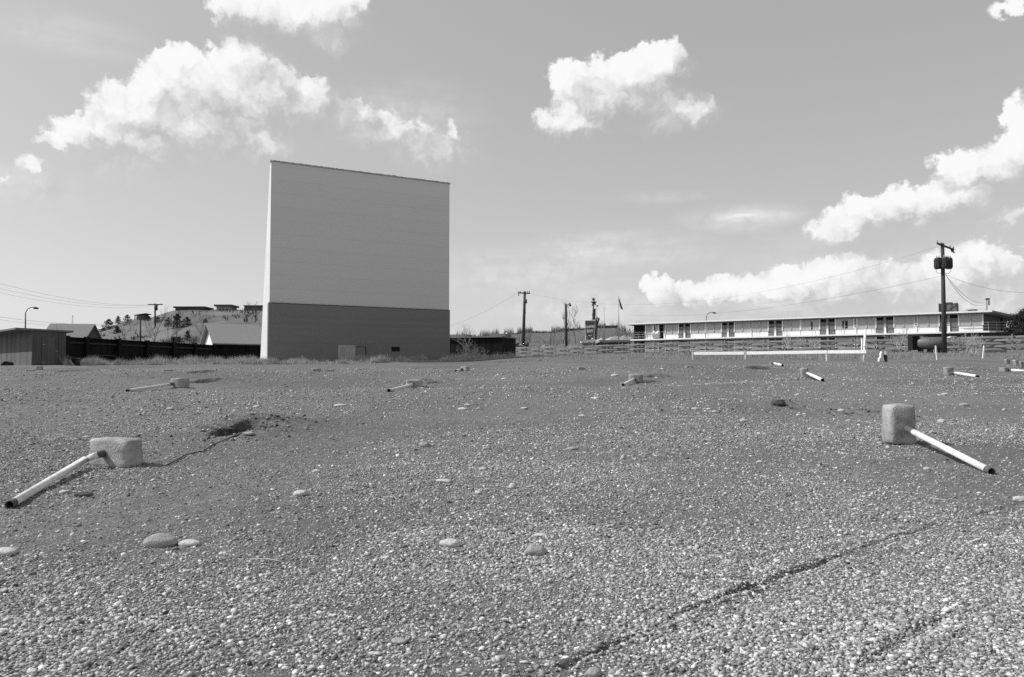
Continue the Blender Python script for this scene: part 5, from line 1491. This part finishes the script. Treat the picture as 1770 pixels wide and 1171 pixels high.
# ================================================================== sky, sun, camera
SUN_EL = 45.0
def make_world():
    w = bpy.data.worlds.new('World'); SC.world = w; w.use_nodes = True
    nt = w.node_tree; N = nt.nodes.new; L = nt.links.new
    bg = nt.nodes['Background']
    sky = N('ShaderNodeTexSky'); sky.sky_type = 'NISHITA'; sky.sun_disc = False
    sky.sun_elevation = R(SUN_EL); sky.sun_rotation = R(270); sky.air_density = 1.0; sky.dust_density = 1.6; sky.ozone_density = 1.0
    tcs = N('ShaderNodeTexCoord'); vmx = N('ShaderNodeVectorMath'); vmx.operation = 'MAXIMUM'; vmx.inputs[1].default_value = (-1, -1, .07)
    L(tcs.outputs['Generated'], vmx.inputs[0]); vnm = N('ShaderNodeVectorMath'); vnm.operation = 'NORMALIZE'; L(vmx.outputs['Vector'], vnm.inputs[0])
    if 'Vector' in sky.inputs: L(vnm.outputs['Vector'], sky.inputs['Vector'])
    sep = N('ShaderNodeSeparateColor'); L(sky.outputs['Color'], sep.inputs['Color'])
    lum = sep.outputs['Red']                      # panchromatic film behind a yellow-red filter
    def mth(op, x, y=None, c=False, z=None):
        n = N('ShaderNodeMath'); n.operation = op; n.use_clamp = c
        for i, q in enumerate((x, y, z)):
            if q is None: continue
            if isinstance(q, (int, float)): n.inputs[i].default_value = q
            else: L(q, n.inputs[i])
        return n.outputs[0]
    def mr(x, a, b_, c, d):
        n = N('ShaderNodeMapRange'); n.interpolation_type = 'SMOOTHSTEP'
        for i, q in zip(('From Min', 'From Max', 'To Min', 'To Max'), (a, b_, c, d)): n.inputs[i].default_value = q
        L(x, n.inputs['Value']); return n.outputs['Result']
    tc = N('ShaderNodeTexCoord'); D = tc.outputs['Generated']
    sx = N('ShaderNodeSeparateXYZ'); L(D, sx.inputs['Vector'])
    az = mth('ARCTAN2', sx.outputs['X'], sx.outputs['Y']); el = mth('ARCSINE', sx.outputs['Z'])
    P0 = N('ShaderNodeCombineXYZ'); L(az, P0.inputs['X']); L(el, P0.inputs['Y'])
    def noise(vec, sc, det, ro=.55, off=0.):
        n = N('ShaderNodeTexNoise'); n.noise_dimensions = '2D'; n.inputs['Scale'].default_value = sc; n.inputs['Detail'].default_value = det; n.inputs['Roughness'].default_value = ro
        L(vec, n.inputs['Vector']); return n
    def vm(op, a, b_):
        n = N('ShaderNodeVectorMath'); n.operation = op
        for i, q in enumerate((a, b_)):
            if isinstance(q, tuple): n.inputs[i].default_value = q
            else: L(q, n.inputs[i])
        return n.outputs['Vector'] if op != 'LENGTH' else n.outputs['Value']
    # ragged outlines: shift the direction by two octave bands of noise
    w1 = noise(P0.outputs['Vector'], 11, 2, .6); w2 = noise(P0.outputs['Vector'], 42, 4, .62)
    wv = vm('ADD', vm('MULTIPLY', vm('SUBTRACT', w1.outputs['Color'], (.5, .5, .5)), (.024, .022, 0)), vm('MULTIPLY', vm('SUBTRACT', w2.outputs['Color'], (.5, .5, .5)), (.034, .034, 0)))
    PW = vm('ADD', P0.outputs['Vector'], wv)
    def billow(vec, sc):
        n = N('ShaderNodeTexVoronoi'); n.feature = 'F1'; n.voronoi_dimensions = '2D'; n.inputs['Scale'].default_value = sc
        n.inputs['Detail'].default_value = 1.0; n.inputs['Roughness'].default_value = .5
        L(vec, n.inputs['Vector']); return n.outputs['Distance']
    blobs = [  # px, py, rx, ry, weight
        (415, 98, 62, 46, 1.1), (303, 116, 52, 44, 1.1), (262, 145, 55, 46, 1), (350, 150, 130, 66, 1.1), (235, 192, 105, 62, 1), (165, 228, 95, 36, .85), (100, 240, 55, 18, .65), (330, 200, 150, 62, .9),
        (455, 150, 80, 66, 1), (420, 175, 90, 50, .8), (535, 152, 50, 32, .9), (505, 180, 110, 36, .7), (250, 245, 95, 36, .65), (340, 235, 110, 30, .5), (600, 195, 75, 28, .35), (690, 228, 110, 40, .40), (655, 212, 85, 30, .34), (745, 260, 85, 34, .34), (445, 250, 66, 30, .65), (790, 232, 18, 28, .4),
        (440, 8, 100, 42, .9), (530, 22, 105, 46, 1), (572, 55, 48, 38, .7), (602, 2, 42, 36, .9),
        (985, 135, 48, 44, 1), (1080, 130, 92, 50, 1.1), (1142, 108, 60, 44, 1.1), (1040, 162, 100, 54, 1), (985, 205, 76, 38, .75), (1105, 160, 76, 40, .8), (1180, 190, 68, 32, .55), (1140, 210, 60, 20, .35),
        (1768, 215, 44, 62, 1), (1690, 290, 100, 40, .8), (1765, 262, 70, 42, .85), (1640, 278, 44, 22, .6), (1595, 348, 96, 40, .95), (1500, 368, 96, 40, .9), (1465, 390, 80, 32, .7), (1650, 335, 70, 28, .7), (1738, 370, 60, 18, .4),
        (1140, 500, 36, 28, 1), (1200, 515, 90, 30, .9), (1300, 505, 110, 36, 1), (1380, 485, 80, 36, 1), (1442, 470, 80, 34, 1.1), (1450, 500, 160, 44, .9), (1330, 525, 240, 34, .3),
        (1690, 442, 70, 38, 1), (1645, 458, 74, 46, .95), (1742, 465, 64, 42, .9), (1700, 505, 130, 52, .5), (1550, 488, 90, 38, .5), (1480, 540, 330, 26, .18),
        (55, 284, 30, 22, .38), (8, 300, 36, 15, .2), (20, 345, 60, 15, .08), (220, 288, 60, 20, .16), (1752, 4, 46, 24, .5)]
    def azel(px, py):
        d = (at(px, py, 1) - Vector((0, 0, CZ))).normalized()
        return math.atan2(d.x, d.y), math.asin(d.z)
    g = bpy.data.node_groups.new('cloud_field', 'ShaderNodeTree')
    g.interface.new_socket('Vector', in_out='INPUT', socket_type='NodeSocketVector'); g.interface.new_socket('Field', in_out='OUTPUT', socket_type='NodeSocketFloat')
    gi = g.nodes.new('NodeGroupInput'); go = g.nodes.new('NodeGroupOutput'); cur = None
    for px, py, rx, ry, wt in blobs:
        a0, e0 = azel(px, py); a1, _ = azel(px + rx, py); _, e1 = azel(px, py - ry)
        kx, ky = 1 / abs(a1 - a0), 1 / abs(e1 - e0)
        m = g.nodes.new('ShaderNodeVectorMath'); m.operation = 'MULTIPLY_ADD'; m.inputs[1].default_value = (kx, ky, 0); m.inputs[2].default_value = (-a0 * kx, -e0 * ky, 0); g.links.new(gi.outputs[0], m.inputs[0])
        l = g.nodes.new('ShaderNodeVectorMath'); l.operation = 'LENGTH'; g.links.new(m.outputs[0], l.inputs[0])
        k = g.nodes.new('ShaderNodeMath'); k.operation = 'MULTIPLY_ADD'; k.inputs[1].default_value = -wt; k.inputs[2].default_value = wt; g.links.new(l.outputs['Value'], k.inputs[0])
        if cur is None: cur = k.outputs[0]
        else:
            x = g.nodes.new('ShaderNodeMath'); x.operation = 'SMOOTH_MAX'; x.inputs[2].default_value = .12
            g.links.new(cur, x.inputs[0]); g.links.new(k.outputs[0], x.inputs[1]); cur = x.outputs[0]
    g.links.new(cur, go.inputs[0])
    def field(vec):
        n = N('ShaderNodeGroup'); n.node_tree = g; L(vec, n.inputs[0]); return n.outputs[0]
    f0 = field(PW)
    f1 = field(vm('ADD', PW, (-.026, .024, 0)))            # the same clouds seen a step toward the sun
    tex = noise(PW, 28, 7, .64).outputs['Fac']
    bil = billow(PW, 50)                                   # cauliflower lobes
    puff = mth('SUBTRACT', .42, bil)
    wn = mth('ADD', mth('MULTIPLY', mth('SUBTRACT', tex, .5), .46), mth('MULTIPLY', puff, .24))
    dens = mth('ADD', f0, mth('MULTIPLY', wn, mr(f0, .0, .45, .15, 1)))
    side = mth('SUBTRACT', f0, f1)                         # > 0 on the flank that faces the sun, < 0 underneath
    lit = mth('ADD', mth('ADD', mth('MULTIPLY', side, .75), mth('MULTIPLY', mth('SUBTRACT', tex, .5), .55)), mth('MULTIPLY', puff, .45))
    crisp = mr(dens, .02, .22, 0, 1); soft = mr(dens, -.22, .62, 0, 1)
    am = N('ShaderNodeMix'); am.data_type = 'FLOAT'
    L(mr(side, -.25, .30, 0, 1), am.inputs['Factor']); L(soft, am.inputs[2]); L(crisp, am.inputs[3])
    alpha = am.outputs[0]
    tone = mr(lit, -.75, .62, CLOUD_LO, CLOUD_HI)
    # thin high veils: smooth, drawn out along the horizon
    st = vm('MULTIPLY', P0.outputs['Vector'], (5., 34., 1.))
    vn = noise(st, 1.6, 4, .55).outputs['Fac']; veil = None
    for px, py, rx, ry, wt in ((1280, 378, 150, 34, .55), (1150, 340, 120, 16, .35), (1060, 432, 260, 52, .42), (900, 470, 300, 60, .34), (1010, 535, 240, 50, .55), (1330, 530, 330, 50, .40), (700, 200, 200, 90, .22), (40, 320, 160, 50, .3), (110, 60, 200, 60, .18), (1450, 470, 330, 110, .25)):
        a0, e0 = azel(px, py); a1, _ = azel(px + rx, py); _, e1 = azel(px, py - ry)
        kx, ky = 1 / abs(a1 - a0), 1 / abs(e1 - e0)
        m = N('ShaderNodeVectorMath'); m.operation = 'MULTIPLY_ADD'; m.inputs[1].default_value = (kx, ky, 0); m.inputs[2].default_value = (-a0 * kx, -e0 * ky, 0); L(P0.outputs['Vector'], m.inputs[0])
        q = mr(vm('LENGTH', m.outputs['Vector'], (0, 0, 0)), .0, 1.0, wt, 0)
        veil = q if veil is None else mth('MAXIMUM', veil, q)
    veil = mth('MULTIPLY', veil, mr(vn, .25, .75, .5, 1.6))
    alpha = mth('MAXIMUM', alpha, veil)
    tone = mth('MAXIMUM', tone, mth('MULTIPLY', veil, 13))
    mx = N('ShaderNodeMix'); mx.data_type = 'FLOAT'
    skyv = mth('MULTIPLY', mth('MULTIPLY', mth('POWER', lum, .45), SKY_K), mr(el, R(28), R(80), 1, .5))
    L(alpha, mx.inputs['Factor']); L(skyv, mx.inputs[2]); L(tone, mx.inputs[3])
    L(mx.outputs[0], bg.inputs['Color']); bg.inputs['Strength'].default_value = .10
SKY_K = 3.68; CLOUD_LO = 5.0; CLOUD_HI = 9.6
make_world()

sl = bpy.data.lights.new('sun', 'SUN'); sl.energy = 4.6; sl.angle = R(.5)
so = bpy.data.objects.new('sun', sl); COL.objects.link(so); so.location = (-60, 0, 80)
so.rotation_euler = (0, -R(90 - SUN_EL), 0)

cam = bpy.data.cameras.new('camera'); co = bpy.data.objects.new('camera', cam); COL.objects.link(co)
cam.sensor_width = 36; cam.lens = F / 1770 * 36; cam.clip_start = .05; cam.clip_end = 8000
co.location = (0, 0, CZ); co.rotation_euler = (math.pi / 2 + PITCH, 0, 0)
SC.camera = co
SC.view_settings.view_transform = 'Standard'; SC.view_settings.look = 'None'; SC.view_settings.exposure = 0.0; SC.view_settings.gamma = 1
SC.cycles.use_denoising = False
SC.cycles.max_bounces = 4; SC.cycles.diffuse_bounces = 3; SC.cycles.glossy_bounces = 2
